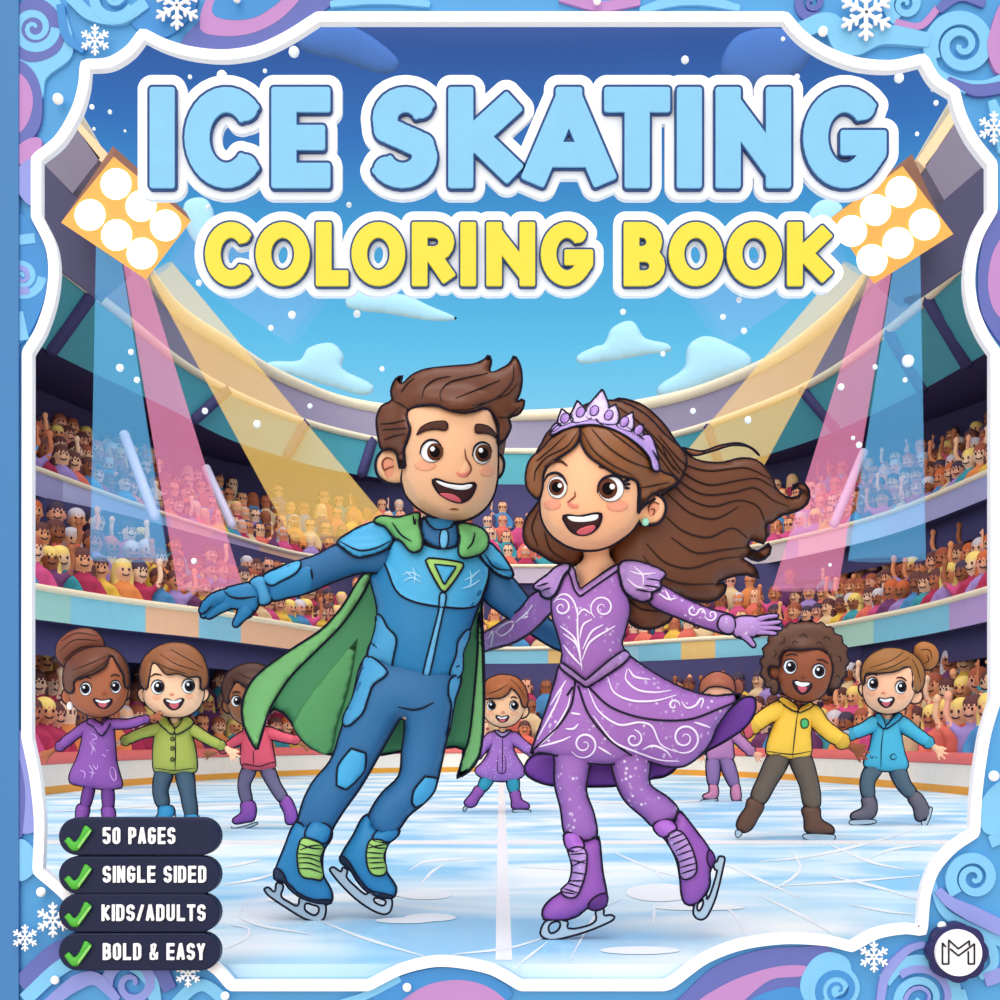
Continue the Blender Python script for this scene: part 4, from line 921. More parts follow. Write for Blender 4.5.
# boots and blades
def boot(root, name, D, dy, m, out, tongue, laces, lacem, lacel, sole, solem, rim, k=.6, tm=None):
    b = puff(name, out, D, m, root, dy, k, rim=rim, n=150); bv = bvh(b)
    if sole: patch('sole', sole, bv, solem, b, .003, .1, 50, rim*.6)
    if tongue: patch('tongue', tongue, bv, tm or m, b, .006, .25, 40, rim*.8)
    if laces:
        l = patch('lace_panel', laces, bv, lacem, b, .008, .1, 50, rim*.7); lines('lace', lacel, bvh([l, b]), INK, b, rim*.6, .001)
    return b
def blade(root, D, loops, rim, par=None): return slab('blade', [smooth(l, True, 3) for l in loops], D, .014, STEEL, par or root, rim=rim)
b1 = boot(boy, 'skate_boot', D, -.01, SUIT, Fz([(205, 510), (245, 532), (262, 535), (300, 503), (378, 536), (382, 592), (348, 640), (336, 700), (342, 780), (370, 830), (386, 870), (378, 916), (320, 918), (240, 892), (180, 845), (148, 812), (102, 800), (94, 780), (110, 730), (150, 630)]),
     Fz([(250, 585), (262, 535), (300, 505), (372, 532), (380, 562), (350, 618), (300, 600)]), Fz([(236, 590), (300, 603), (345, 632), (326, 690), (340, 796), (290, 795), (230, 780), (210, 690), (215, 640)]), LIME,
     [Fz(p) for p in ([(225, 620), (280, 640), (338, 645)], [(225, 650), (280, 630), (340, 625)], [(212, 668), (270, 672), (330, 682)], [(212, 690), (270, 690), (326, 710)], [(216, 715), (270, 715), (330, 738)], [(222, 742), (280, 745), (334, 765)])], Fz([(97, 745), (130, 752), (160, 805), (215, 862), (290, 897), (382, 900), (376, 918), (312, 916), (230, 890), (170, 845), (145, 812), (100, 798)]), mat('boot sole', '#26304d', .5), R1)
blade(boy, D-.01, [Fz([(46, 848), (56, 838), (70, 838), (98, 858), (108, 815), (142, 828), (130, 880), (170, 910), (214, 928), (226, 888), (290, 905), (348, 918), (354, 965), (338, 1000), (300, 1008), (240, 990), (150, 935), (70, 880)]), Fz([(255, 918), (290, 925), (316, 935), (318, 960), (300, 976), (278, 970), (250, 948)])], 1.1, b1)
b2 = boot(boy, 'skate_boot', D, .02, SUIT, Fz([(560, 472), (602, 536), (622, 545), (660, 530), (722, 550), (712, 580), (664, 620), (648, 680), (658, 760), (690, 808), (707, 842), (692, 888), (640, 888), (570, 858), (520, 802), (488, 758), (430, 712), (424, 698), (440, 660), (490, 580)]),
     Fz([(588, 597), (620, 545), (660, 530), (720, 552), (692, 600), (652, 612)]), Fz([(580, 597), (660, 617), (642, 680), (656, 766), (582, 770), (556, 690), (562, 630)]), LIME,
     [Fz(p) for p in ([(570, 620), (610, 640), (655, 640)], [(565, 640), (610, 630), (658, 620)], [(560, 662), (640, 668)], [(560, 690), (640, 690)], [(568, 715), (645, 712)], [(575, 742), (650, 738)])], Fz([(430, 676), (470, 710), (495, 752), (530, 802), (580, 852), (692, 880), (680, 892), (630, 888), (560, 860), (507, 803), (480, 758), (424, 706)]), mat('boot sole', '#26304d', .5), R1)
blade(boy, D+.02, [Fz([(374, 752), (378, 740), (395, 736), (430, 758), (438, 738), (462, 750), (458, 785), (500, 830), (552, 872), (570, 862), (680, 893), (686, 925), (672, 962), (642, 972), (580, 948), (500, 892), (420, 812)]), Fz([(598, 890), (652, 904), (644, 928), (600, 912)])], 1.1, b2)
# cape
capep = E([(500, 20), (462, 68), (400, 170), (320, 262), (200, 342), (100, 412), (40, 472), (8, 545), (10, 620), (38, 690), (65, 738, 'c'), (88, 660), (112, 580), (150, 576), (195, 622), (230, 682), (280, 726), (345, 748), (440, 752), (540, 750), (620, 736), (720, 724), (800, 722), (858, 726), (832, 843, 'c'), (882, 812), (922, 752), (938, 600), (938, 400), (930, 200), (922, 100), (800, 0), (600, -20)])
cape = puff('cape', capep, D, CAPD, boy, lambda x, y: .17+.0006*max(0, 385-x), .09, rim=R1, n=420)
cv = bvh(cape)
for pts, m in ((E([(500, 48), (462, 70), (400, 170), (320, 262), (200, 342), (100, 412), (40, 472), (10, 545), (11, 620), (38, 690), (65, 735, 'c'), (86, 660), (112, 580), (150, 512), (200, 442), (290, 352), (380, 262), (440, 182), (492, 92)]), CAPL), (E([(922, 200), (934, 400), (936, 600), (920, 750), (880, 810), (834, 840, 'c'), (856, 760), (882, 680), (902, 500), (914, 350), (916, 260)]), CAPL), (E([(452, 300, 'c'), (300, 480), (205, 622), (232, 682), (282, 726), (342, 744), (372, 640), (420, 480)]), mat('cape lit fold green', '#61a767', .6))):  # inner wedge's lighter green paints light falling on the fold
    puff('cape_fold', pts, D, m, cape, blend_over(cv, D, .004, .2, pts), .16 if m == CAPL else .08, rim=1.2 if m == CAPL else 0, n=160)
for pts, l in ((B([(135, 125), (165, 104), (230, 110), (300, 92), (320, 94), (316, 130), (330, 200), (322, 240), (285, 247), (242, 202), (218, 192), (180, 146)]), [B([(208, 130), (245, 180), (285, 205)]), B([(292, 100), (300, 140), (302, 115)])]), (B([(470, 140), (490, 132), (560, 150), (592, 182), (592, 222), (570, 252), (530, 267), (490, 272), (474, 250), (480, 190)]), [B([(540, 170), (530, 210), (510, 235)])])):
    q_ = puff('cape_drape', pts, D, mat('cape drape green', '#6db36a', .55), cape, blend_over(bvh([tors, arm, arm2, pd]), D, .03, .0, pts), .5, rim=R1, n=110); lines('drape_fold', l, bvh(q_), INK, q_, 1.1)
# face
HB = mat('hair chestnut', '#6a3a22', .45, .35)
hairp = A([(198, 640, 'c'), (228, 638, 'c'), (218, 560), (240, 490), (250, 440), (235, 392), (243, 352), (300, 330), (380, 327), (450, 352), (520, 364), (580, 354), (630, 342), (665, 372), (690, 425), (690, 530, 'c'), (730, 490), (755, 430), (745, 390), (790, 372), (815, 340), (822, 295, 'c'), (800, 300), (780, 318), (800, 260), (808, 210), (805, 150), (790, 105), (770, 75, 'c'), (752, 115), (712, 142), (650, 162), (656, 110), (645, 70, 'c'), (625, 97), (570, 122), (490, 130), (400, 138), (320, 150), (260, 177), (212, 222), (203, 215), (213, 176, 'c'), (185, 190), (165, 220), (155, 265), (162, 302), (110, 330), (85, 385), (85, 440), (95, 500), (110, 550), (150, 543), (180, 562), (192, 610)])
hair = puff('hair', hairp, D, HB, boy, blend_over(hb, D, .02, -.01, hairp), .55, kb=1.1, rim=R1, n=380)
cap_ = puff('hair_back', A([(120, 360), (110, 520), (220, 700), (500, 760), (690, 640), (735, 460), (720, 300), (600, 200), (400, 160), (220, 220)]), D, HB, boy, .06, .55)
lines('hair_strand', [A(p) for p in ([(160, 303), (200, 318), (240, 345)], [(310, 290), (325, 235), (380, 195), (450, 180)], [(410, 310), (400, 265), (440, 215), (520, 190), (640, 165)], [(460, 350), (560, 345), (660, 300), (740, 270), (790, 215)], [(100, 420), (160, 415), (225, 400)], [(108, 450), (160, 445), (235, 440)], [(120, 500), (170, 480), (225, 470)], [(205, 260), (230, 225), (270, 190)], [(560, 330), (680, 290), (760, 210), (770, 120)], [(480, 290), (580, 250), (700, 200)], [(690, 385), (740, 385), (800, 335)])], bvh(hair), mat('hair line dark', '#2f1811', .6), hair, 1.0)
for c, r, lk in (((358, 555), (56, 58), (17, 4)), ((611, 566), (46, 55), (6, 0))):
    eye(boy, hb, A([c])[0], (r[0]/5, r[1]/5), 41/5, (lk[0]/5, lk[1]/5), rim=1, lid=False)
lines('eyelid', [A([(298, 570), (312, 525), (345, 500), (385, 505), (415, 545)]), A([(562, 580), (575, 530), (610, 510), (645, 525), (660, 560)])], hb, INK, boy, 1.2, .006)
for pts in (A([(282, 475, 'c'), (300, 440), (340, 415), (390, 405), (434, 410), (433, 450), (380, 447), (330, 454)]), A([(578, 424), (600, 420), (640, 430), (672, 457), (690, 497, 'c'), (650, 472), (612, 466), (578, 463)])):
    patch('eyebrow', pts, hb, mat('brow brown', '#4a2618', .6), boy, .006, .2, 40, .5)
for pts in (ell(*A([(325, 628)])[0], 11, 5.5), ell(*A([(637, 655)])[0], 8, 6)): patch('cheek_blush', pts, hb, mat('blush', '#f4ab85', .7), boy, .0015, 0, 30)
puff('nose', A([(500, 655), (535, 590), (552, 620), (558, 655), (535, 684), (500, 684), (480, 668)]), D, SKB, boy, over(hb, D, -.004), .5, n=60)
lines('nose_line', [A([(524, 545), (530, 590), (548, 620), (556, 650), (532, 682)]), A([(448, 848), (470, 846), (492, 849)])], bvh([bb, [o for o in boy.children if o.name.startswith('nose')][0]]), mat('face line', '#7a3f2c', .6), boy, 1.0, .003)
patch('nose_tip', A([(480, 662), (515, 668), (548, 655), (532, 685), (500, 684)]), bvh([bb, [o for o in boy.children if o.name.startswith('nose')][0]]), mat('nose pink', '#ea8a78', .6), boy, .002, 0, 20)
mouth(boy, hb, A([(362, 700), (385, 695), (440, 714), (510, 722), (578, 715), (576, 745), (552, 790), (510, 814), (460, 806), (400, 772), (370, 732)]), A([(380, 703), (440, 719), (510, 727), (562, 722), (548, 742), (500, 749), (430, 735), (392, 717)]), A([(393, 772), (430, 766), (475, 776), (506, 808), (470, 806), (420, 788)]), 1.0)
lines('ear_line', [A([(165, 600), (135, 588), (112, 610), (120, 650), (140, 640), (168, 632)])], hb, mat('face line', '#7a3f2c'), boy, 1.0, .003)
patch('inner_ear', A([(165, 600), (138, 590), (112, 612), (116, 650), (140, 690), (165, 660)]), hb, mat('inner ear', '#eb9b7c', .6), boy, .001, 0, 24)

# ---- the young woman
D = 3.765
Gz = lambda P: Z(525, 380, 5.556, P)
I = lambda P: Z(510, 370, 3.226, P)
J = lambda P: Z(460, 550, 4.545, P)
K = lambda P: Z(510, 630, 3.846, P)
L = lambda P: Z(520, 740, 4.545, P)
girl = thing('person', 'person in a lilac skating dress and tiara with long brown hair streaming behind', 'person', Pt(570, 938, D))
SKG = mat('skin warm', '#f7b98f', .5, .2, .03)
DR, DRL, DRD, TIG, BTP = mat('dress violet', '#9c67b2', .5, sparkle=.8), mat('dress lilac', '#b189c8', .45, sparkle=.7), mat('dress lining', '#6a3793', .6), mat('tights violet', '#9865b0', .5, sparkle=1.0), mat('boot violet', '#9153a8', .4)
SW = mat('swirl lilac white', '#efe2f6', .5)
headp = Gz([(85, 660), (83, 720), (102, 800), (152, 870), (230, 922), (310, 946), (400, 946), (480, 920), (560, 870), (612, 820), (645, 740), (655, 640), (650, 500), (600, 360), (500, 270), (400, 230), (300, 230), (180, 300), (110, 430), (88, 560)])
earp = Gz([(620, 750), (640, 690), (680, 642), (730, 635), (776, 672), (782, 730), (752, 788), (702, 806), (640, 800)])
neckp = [(582, 540), (583, 560), (574, 566), (578, 582), (584, 596), (600, 582), (618, 566), (610, 556), (608, 540)]
P_ = [(p.V, p.F) for p in (puffgeo(headp, D, -.03, .76), puffgeo(earp, D, -.02, .45, n=60), puffgeo(neckp, D, .055, .7, n=90))]
P_ += core([(595, 565, 15, .055), (590, 600, 22, .02), (588, 650, 22, .01), (590, 672, 14, .03)], D, 1)+core([(578, 590, 6, .04), (553, 604, 5, .06), (535, 614, 5, .24), (518, 624, 5, .43), (500, 633, 5, .64)], D, 1)+core([(606, 588, 6, .04), (650, 597, 5, .01), (690, 611, 5, 0), (730, 622, 6, 0)], D, 1)
P_ += core([(586, 680, 12, .04), (570, 790, 12, .02), (585, 840, 9, .02)], D, 1)+core([(600, 680, 12, .04), (635, 790, 12, .02), (662, 825, 9, .02)], D, 1)
gb = body_mesh(girl, P_, [(headp, D-.03), (earp, D-.025)], SKG, .008, D, R1); gv = bvh(gb)
HG, HG2 = mat('hair brown', '#6b3b20', .45, .35), mat('hair golden brown', '#85502a', .45, .35)
hairm = I([(330, 100), (400, 102), (450, 130), (500, 180), (545, 245), (600, 290), (680, 300), (745, 285), (795, 292), (840, 335), (860, 385), (895, 412), (930, 408), (942, 390), (930, 378), (906, 390, 'c'), (915, 370), (945, 364), (967, 395), (956, 435), (915, 458), (870, 470), (850, 490), (826, 497), (828, 530), (818, 560), (775, 545), (768, 570), (800, 585), (838, 556, 'c'), (842, 580), (828, 605), (795, 616), (748, 602), (790, 635), (803, 674, 'c'), (765, 660), (715, 666), (665, 690), (699, 684, 'c'), (690, 722), (645, 748), (590, 742), (535, 725), (505, 745), (526, 795), (500, 820), (450, 836), (400, 826), (368, 790), (345, 700), (325, 620), (320, 580), (360, 500), (400, 420), (380, 300), (330, 200)])
mane = puff('hair', hairm, D, HG, girl, lambda x, y: .07+.0008*max(0, x-640), .3, rim=R1, n=520)
hairl = I([(170, 330), (95, 420), (82, 440), (52, 480), (43, 530), (56, 570), (98, 593), (130, 615), (180, 630), (225, 626), (245, 580), (330, 590), (380, 500), (300, 360)])
puff('hair_lock', hairl, D, HG, girl, .06, .3, rim=R1, n=120)
wisp = puff('hair_wisp', I([(555, 250, 'c'), (620, 262), (680, 243), (740, 236), (785, 255), (806, 277, 'c'), (770, 248), (715, 243), (650, 262), (590, 275)]), D, HG2, girl, .09, .5, rim=1.2, n=70)
crown = Gz([(60, 420), (95, 350), (120, 300), (200, 225), (350, 132), (470, 114), (560, 128), (680, 200), (780, 305), (895, 425), (860, 560), (760, 640), (660, 700), (628, 745, 'c'), (625, 640), (600, 500), (480, 340), (330, 270), (180, 340), (90, 430)])
cr = puff('hair_crown', crown, D, HG, girl, blend_over(gv, D, .012, .02, crown), .42, kb=.9, rim=R1, n=260)
bgl = Gz([(305, 255, 'c'), (298, 330), (272, 372), (205, 420), (135, 468), (104, 520), (98, 600), (85, 650), (62, 662, 'c'), (12, 600), (5, 520), (30, 440), (90, 388), (150, 320), (230, 268)])
bgr = Gz([(305, 255, 'c'), (312, 350), (350, 418), (420, 470), (520, 530), (620, 562), (640, 640), (628, 745, 'c'), (660, 692), (700, 640), (800, 600), (850, 555), (745, 500), (700, 420), (600, 310), (480, 250), (380, 238)])
bl = puff('hair_bang', bgl, D, HG2, girl, blend_over(gv, D, .014, -.01, bgl), .5, kb=.9, rim=R1, n=150)
br = puff('hair_bang', bgr, D, HG2, girl, blend_over(bvh([gb, cr]), D, .008, -.02, bgr), .35, rim=R1, n=170)
HL = mat('hair line dark', '#2f1811', .6)
lines('hair_strand', [I(p) for p in ([(430, 180), (500, 250), (560, 330), (640, 370), (740, 355), (800, 350), (860, 385)], [(470, 260), (540, 350), (620, 400), (720, 395), (790, 380), (850, 420), (900, 440)], [(500, 330), (570, 410), (650, 440), (740, 420), (800, 440), (826, 497)], [(510, 400), (580, 460), (660, 480), (740, 440)], [(500, 470), (560, 520), (640, 540), (720, 510), (770, 545)], [(440, 560), (500, 620), (580, 640), (680, 610), (745, 602)], [(430, 600), (480, 660), (560, 690), (665, 690)], [(520, 540), (600, 590), (690, 580), (770, 572)], [(400, 620), (440, 680), (520, 720)], [(360, 720), (420, 770), (500, 780)], [(480, 210), (560, 300), (640, 325), (760, 315), (840, 350)])], bvh([mane, cr]), HL, mane, 1.1)
lines('hair_strand', [I(p) for p in ([(90, 450), (70, 510), (90, 570)], [(110, 520), (130, 580), (180, 615)])], bvh([o for o in girl.children if o.name.startswith('hair_lock')]), HL, girl, 1.0)
lines('hair_strand', [Gz(p) for p in ([(520, 150), (640, 240), (740, 370), (830, 500)], [(760, 360), (800, 450), (860, 520)])], bvh([cr]), HL, cr, 1.0)
lines('hair_strand', [Gz(p) for p in ([(290, 290), (230, 370), (120, 430), (60, 500), (50, 560)], [(230, 300), (150, 380), (60, 450)])], bvh([bl]), HL, bl, 1.0)
lines('hair_strand', [Gz(p) for p in ([(320, 290), (380, 390), (480, 470), (600, 530)], [(370, 270), (460, 370), (580, 450), (720, 500)], [(440, 260), (560, 350), (680, 440)], [(640, 600), (700, 590), (800, 570)])], bvh([br]), HL, br, 1.0)
# tiara
TI, TIJ = mat('tiara lilac', '#b596d8', .35, .4), mat('tiara jewel', '#d9c3ee', .25, .5)
hv = bvh([gb, cr, bl, br]); tia = None
bandp = Gz([(140, 306), (165, 268), (230, 232), (330, 214), (420, 213), (520, 243), (620, 298), (692, 370), (738, 450), (746, 505), (712, 502), (690, 432), (640, 372), (560, 312), (480, 272), (390, 250), (290, 256), (205, 282)])
tia = puff('tiara', bandp, D, TI, girl, blend_over(hv, D, .016, 0, bandp), .45, rim=1.2, n=120)
for p, j in (([(145, 288), (170, 240), (200, 250), (195, 270)], None), ([(185, 252), (203, 158, 'c'), (268, 216), (262, 236)], (222, 212)), ([(256, 228), (290, 112, 'c'), (370, 206), (355, 226)], (308, 178)), ([(335, 160, 'c'), (345, 215), (425, 226), (470, 200), (462, 130), (431, 48, 'c')], (385, 170)), ([(395, 218), (505, 132, 'c'), (524, 205), (505, 250)], (465, 195)), ([(508, 250), (600, 175, 'c'), (602, 275), (580, 290)], (552, 232)), ([(588, 288), (656, 242, 'c'), (656, 318), (640, 330)], (632, 278)), ([(636, 326), (690, 304), (722, 362), (742, 455), (720, 430)], None)):
    pp = Gz(p); q_ = puff('tiara_point', pp, D, TIJ if j else TI, tia, blend_over(hv, D, .02, 0, pp), .3, rim=1.1, n=50)
    if j: patch('jewel', ell(*Gz([j])[0], 4.2, 5.5, .5), bvh(q_), mat('tiara gem', '#a77cc9', .3, .5), tia, .003, .3, 20, .5)
# face
for c, r, ir, lk in (((180, 597), (54, 62), 43, (-6, -2)), ((477, 605), (72, 72), 53, (-16, -2))):
    eye(girl, gv, Gz([c])[0], (r[0]/5.556, r[1]/5.556), ir/5.556, (lk[0]/5.556, lk[1]/5.556), '#653626', 1, lid=False, glint=(.45, -.2))
lines('eyelash', [Gz(p) for p in ([(105, 565), (125, 530), (165, 515), (205, 532), (234, 580)], [(402, 625), (412, 575), (445, 542), (500, 532), (540, 555), (556, 590)], [(110, 555), (98, 560)], [(545, 565), (583, 555)], [(553, 580), (585, 578)], [(555, 598), (580, 603)])], gv, INK, girl, 1.6, .006)
for b_w in ([(108, 482), (150, 457), (200, 452), (234, 476)], [(412, 482), (430, 484), (447, 491)]): lines('eyebrow', [Gz(b_w)], bvh([gb, bl]), mat('brow brown', '#4a2618'), girl, 1.7, .004)
for c, r in (((150, 692), 50), ((515, 700), 62)): patch('cheek_blush', ell(*Gz([c])[0], r/5.556, 5.8), gv, mat('blush girl', '#f3a285', .7), girl, .0015, 0, 30)
puff('nose', Gz([(270, 625), (300, 660), (302, 700), (262, 714), (240, 695), (236, 670), (258, 650)]), D, SKG, girl, over(gv, D, -.004), .5, n=50)
nz = bvh([gb]+[o for o in girl.children if o.name.startswith('nose')])
lines('nose_line', [Gz([(275, 618), (278, 645), (250, 668), (238, 680)])], nz, mat('face line', '#7a3f2c'), girl, .9, .003)
patch('nose_tip', Gz([(236, 668), (262, 690), (300, 704), (262, 714), (240, 698)]), nz, mat('nose pink', '#ea8a78'), girl, .002, 0, 20)
mouth(girl, gv, Gz([(212, 754), (300, 757), (420, 739), (426, 770), (405, 820), (360, 856), (310, 864), (260, 846), (225, 800)]), Gz([(235, 758), (320, 761), (405, 748), (400, 774), (330, 788), (265, 785), (242, 771)]), Gz([(286, 845), (320, 820), (385, 806), (390, 826), (352, 854), (310, 860)]), 1.0)
patch('inner_ear', Gz([(690, 705), (715, 680), (745, 690), (735, 730), (700, 760), (685, 740)]), gv, mat('inner ear', '#eb9b7c'), girl, .001, 0, 24)
lines('ear_line', [Gz([(690, 735), (688, 705), (715, 678), (748, 690)]), Gz([(700, 720), (720, 715), (712, 750)])], gv, mat('face line', '#7a3f2c'), girl, .9, .003)
v_, f_ = ellipsoid(Pt(*Gz([(668, 788)])[0], depth(gv, *Gz([(668, 780)])[0])-.008), (.0105, .008, .0115)); obj('earring', v_, f_, mat('earring mint', '#9be0c4', .3, .5), girl)
# dress
bod = puff('bodice', J([(492, 78), (512, 74), (530, 140), (545, 182, 'c'), (600, 142), (722, 64), (738, 100), (742, 170), (772, 262), (752, 360), (735, 440), (772, 482), (680, 560), (572, 625), (500, 570), (458, 522), (466, 480), (450, 400), (420, 300), (418, 220), (450, 140)]), D, DR, girl, 0, .62, rim=R1, n=260)
bdv = bvh(bod)
patch('neck_trim', J([(490, 80), (513, 76), (530, 140), (546, 182, 'c'), (600, 142), (720, 66), (724, 84), (640, 145), (545, 212, 'c'), (520, 180), (505, 130)]), bdv, DRL, girl, .004, .1, 50, 1.0)
# arms: the one on the left reaches back behind the young man's cape
la = puff('sleeve', J([(425, 215), (345, 190), (270, 270), (180, 332), (100, 382), (60, 400), (70, 478), (100, 466), (150, 450), (250, 420), (330, 370), (400, 302), (435, 255)]), D, DR, girl, lambda x, y: .015+(.82*max(0, min(1, (555-x)/75))**1.1), .66, rim=R1, n=160)
ra = puff('sleeve', I([(460, 690), (500, 700), (560, 735), (640, 770), (728, 800), (724, 850), (640, 836), (550, 802), (460, 762), (440, 725)]), D, DR, girl, -.01, .7, rim=R1, n=140)
g = puffgeo(I([(724, 802), (790, 796), (815, 815), (815, 850), (780, 862), (755, 868), (718, 850)]), D, -.015, .55, rim=R1, n=80)
for f_ in ([(795, 806, 9), (835, 796, 8), (862, 793, 6)], [(800, 820, 9), (845, 816, 8), (872, 812, 6)], [(798, 833, 9), (845, 832, 8), (874, 834, 6)], [(790, 845, 9), (830, 847, 8), (858, 850, 6)], [(745, 845, 13), (770, 870, 10), (787, 890, 7)]):
    q_ = puffgeo(limbpoly([(510+a/3.226, 370+b/3.226, w/3.226) for a, b, w in f_]), D, -.02, .75, rim=1.1, n=50); b_0 = len(g.V); g.V += q_.V; g.F += [tuple(i+b_0 for i in f) for f in q_.F]; g.M += q_.M
obj('glove', g.V, g.F, [DRL, INK], girl, g.M)
patch('glove_cuff', I([(682, 792), (722, 800), (718, 848), (672, 834)]), bvh(ra), DRL, girl, .004, .1, 30, 1.0)
for pts, inn in ((J([(500, 68), (440, 75), (400, 110), (335, 160), (338, 180), (362, 182), (366, 206), (396, 222), (416, 216), (440, 190), (470, 120)]), [J([(350, 165), (400, 150)]), J([(372, 185), (410, 172)])]), (J([(722, 66), (762, 48), (830, 58), (900, 84), (936, 110), (912, 140), (912, 176), (872, 192), (870, 222), (838, 236), (790, 222), (750, 192), (728, 130)]), [J([(850, 130), (912, 140)]), J([(800, 180), (872, 192)]), J([(840, 160), (912, 172)])])):
    q_ = puff('sleeve_cap', pts, D, DRL, girl, blend_over(bvh([bod, la, ra]), D, .014, .03, pts), .45, rim=R1, n=100); lines('feather_line', inn, bvh(q_), INK, q_, 1.0)
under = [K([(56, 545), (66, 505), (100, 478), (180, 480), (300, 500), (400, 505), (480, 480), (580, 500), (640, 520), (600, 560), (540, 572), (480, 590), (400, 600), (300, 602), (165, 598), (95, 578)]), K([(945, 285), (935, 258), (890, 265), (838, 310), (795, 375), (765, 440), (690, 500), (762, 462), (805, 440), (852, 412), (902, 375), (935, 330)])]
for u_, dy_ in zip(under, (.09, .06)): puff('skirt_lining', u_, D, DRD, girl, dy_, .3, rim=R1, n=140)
skp = K([(198, 128), (250, 160), (290, 215), (360, 160), (440, 88), (472, 110), (560, 170), (680, 230), (780, 254), (868, 246), (892, 250), (880, 270), (838, 312), (795, 375), (765, 440), (722, 490), (660, 526), (580, 520), (480, 490), (400, 515), (300, 512), (180, 482), (108, 472), (84, 484), (80, 472), (98, 420), (138, 310), (175, 190)])
sk = puff('skirt', skp, D, DR, girl, .0, .42, rim=R1, n=420); skv = bvh(sk)
patch('belt', J([(458, 510), (570, 592, 'c'), (740, 458), (772, 484), (680, 560), (574, 626, 'c'), (500, 572), (456, 536)]), bvh([bod, sk]), DRL, girl, .008, .15, 60, 1.1)
lines('skirt_seam', [K(p) for p in ([(250, 200), (235, 290), (180, 375), (80, 468)], [(262, 215), (300, 320), (380, 420), (475, 488)], [(305, 222), (380, 292), (480, 332), (590, 348), (700, 342), (800, 305), (890, 268)], [(240, 220), (220, 250)])], skv, INK, sk, 1.2, .002, False)
def spir(cx, cy, r, t, a0=0, dirn=1, n=22): return [(cx+r*(1-.85*i/n)*math.cos(a0+dirn*6.283*t*i/n), cy+r*(1-.85*i/n)*math.sin(a0+dirn*6.283*t*i/n)) for i in range(n+1)]
lines('swirl_embroidery', [K(p) for p in ([(110, 450), (200, 425), (232, 410)], [(90, 460), (160, 400), (220, 300), (232, 250)], [(105, 420), (170, 300), (200, 230)], [(155, 290), (190, 235), (215, 195)], [(300, 225), (340, 310), (420, 365), (500, 355), (545, 370), (580, 440), (640, 470)], [(320, 330), (400, 430), (490, 470), (580, 500), (650, 505)], [(375, 180), (400, 240), (470, 272), (560, 272), (640, 250)], [(450, 150), (445, 190), (490, 230), (560, 240), (620, 232)], [(455, 148), (480, 180), (540, 190)], [(510, 460), (550, 445), (600, 465), (620, 490)], [(710, 355), (770, 375)], [(660, 275), (680, 300), (715, 290), (740, 262), (735, 300)], [(235, 320), (270, 325)], [(215, 380), (245, 380), (262, 362)], [(340, 450), (390, 480)])]+[K(spir(285, 440, 55, 1.7, 2.6, -1)), K(spir(672, 415, 62, 1.8, 2.4, -1)), K(spir(475, 420, 36, 1.3, -1.5, 1)), K(spir(630, 290, 24, 1.1, 0, -1))], skv, SW, sk, 1.25, .001)
lines('swirl_embroidery', [J(p) for p in ([(555, 545), (545, 470), (535, 380), (535, 260)], [(552, 520), (530, 430), (470, 380)], [(550, 500), (520, 400), (455, 345)], [(555, 530), (500, 470), (470, 430)], [(545, 400), (560, 340), (600, 315)], [(555, 500), (590, 420), (680, 360), (705, 345)], [(558, 450), (600, 370), (650, 340)], [(535, 300), (520, 240), (490, 205), (455, 205), (425, 240)])]+[J(spir(462, 262, 42, 1.4, -2.2, 1)), J(spir(648, 262, 58, 1.6, 2.2, 1)), J([(595, 290), (560, 270), (535, 300)])], bdv, SW, bod, 1.15, .001)
lines('swirl_embroidery', [J([(130, 400), (150, 372), (140, 440)]), J([(160, 370), (190, 390), (240, 350), (240, 325), (190, 345), (160, 375)]), J([(250, 330), (300, 290), (330, 250)]), J([(280, 310), (310, 300), (300, 280)])], bvh(la), SW, la, 1.1, .001)
lines('swirl_embroidery', [I(spir(590, 775, 20, 1.1, 0, 1)), I([(600, 790), (618, 770), (632, 790)]), I(spir(650, 790, 22, 1.1, 3, -1))], bvh(ra), SW, ra, 1.1, .001); lines('swirl_embroidery', [I([(480, 720), (510, 740), (540, 735)]), I([(500, 710), (520, 745)])], bvh(ra), SW, ra, 1.1, .001)
for q_ in [o for o in girl.children if o.name.startswith('sleeve_cap')][1:]: lines('swirl_embroidery', [J([(770, 95), (820, 110), (890, 105)]), J([(790, 75), (830, 115), (832, 165)]), J([(760, 130), (800, 165), (850, 175)])], bvh(q_), SW, q_, 1.1, .001)
lg = [puff('tights_leg', L([(165, 20), (158, 110), (158, 200), (185, 310), (210, 440), (280, 465), (345, 450), (336, 340), (300, 230), (318, 110), (330, 20)]), D, TIG, girl, .02, .66, rim=R1, n=130), puff('tights_leg', L([(400, 20), (412, 100), (450, 230), (490, 290), (560, 350), (608, 395), (660, 385), (705, 362), (720, 318), (670, 260), (590, 200), (592, 100), (580, 20)]), D, TIG, girl, .02, .66, rim=R1, n=140)]
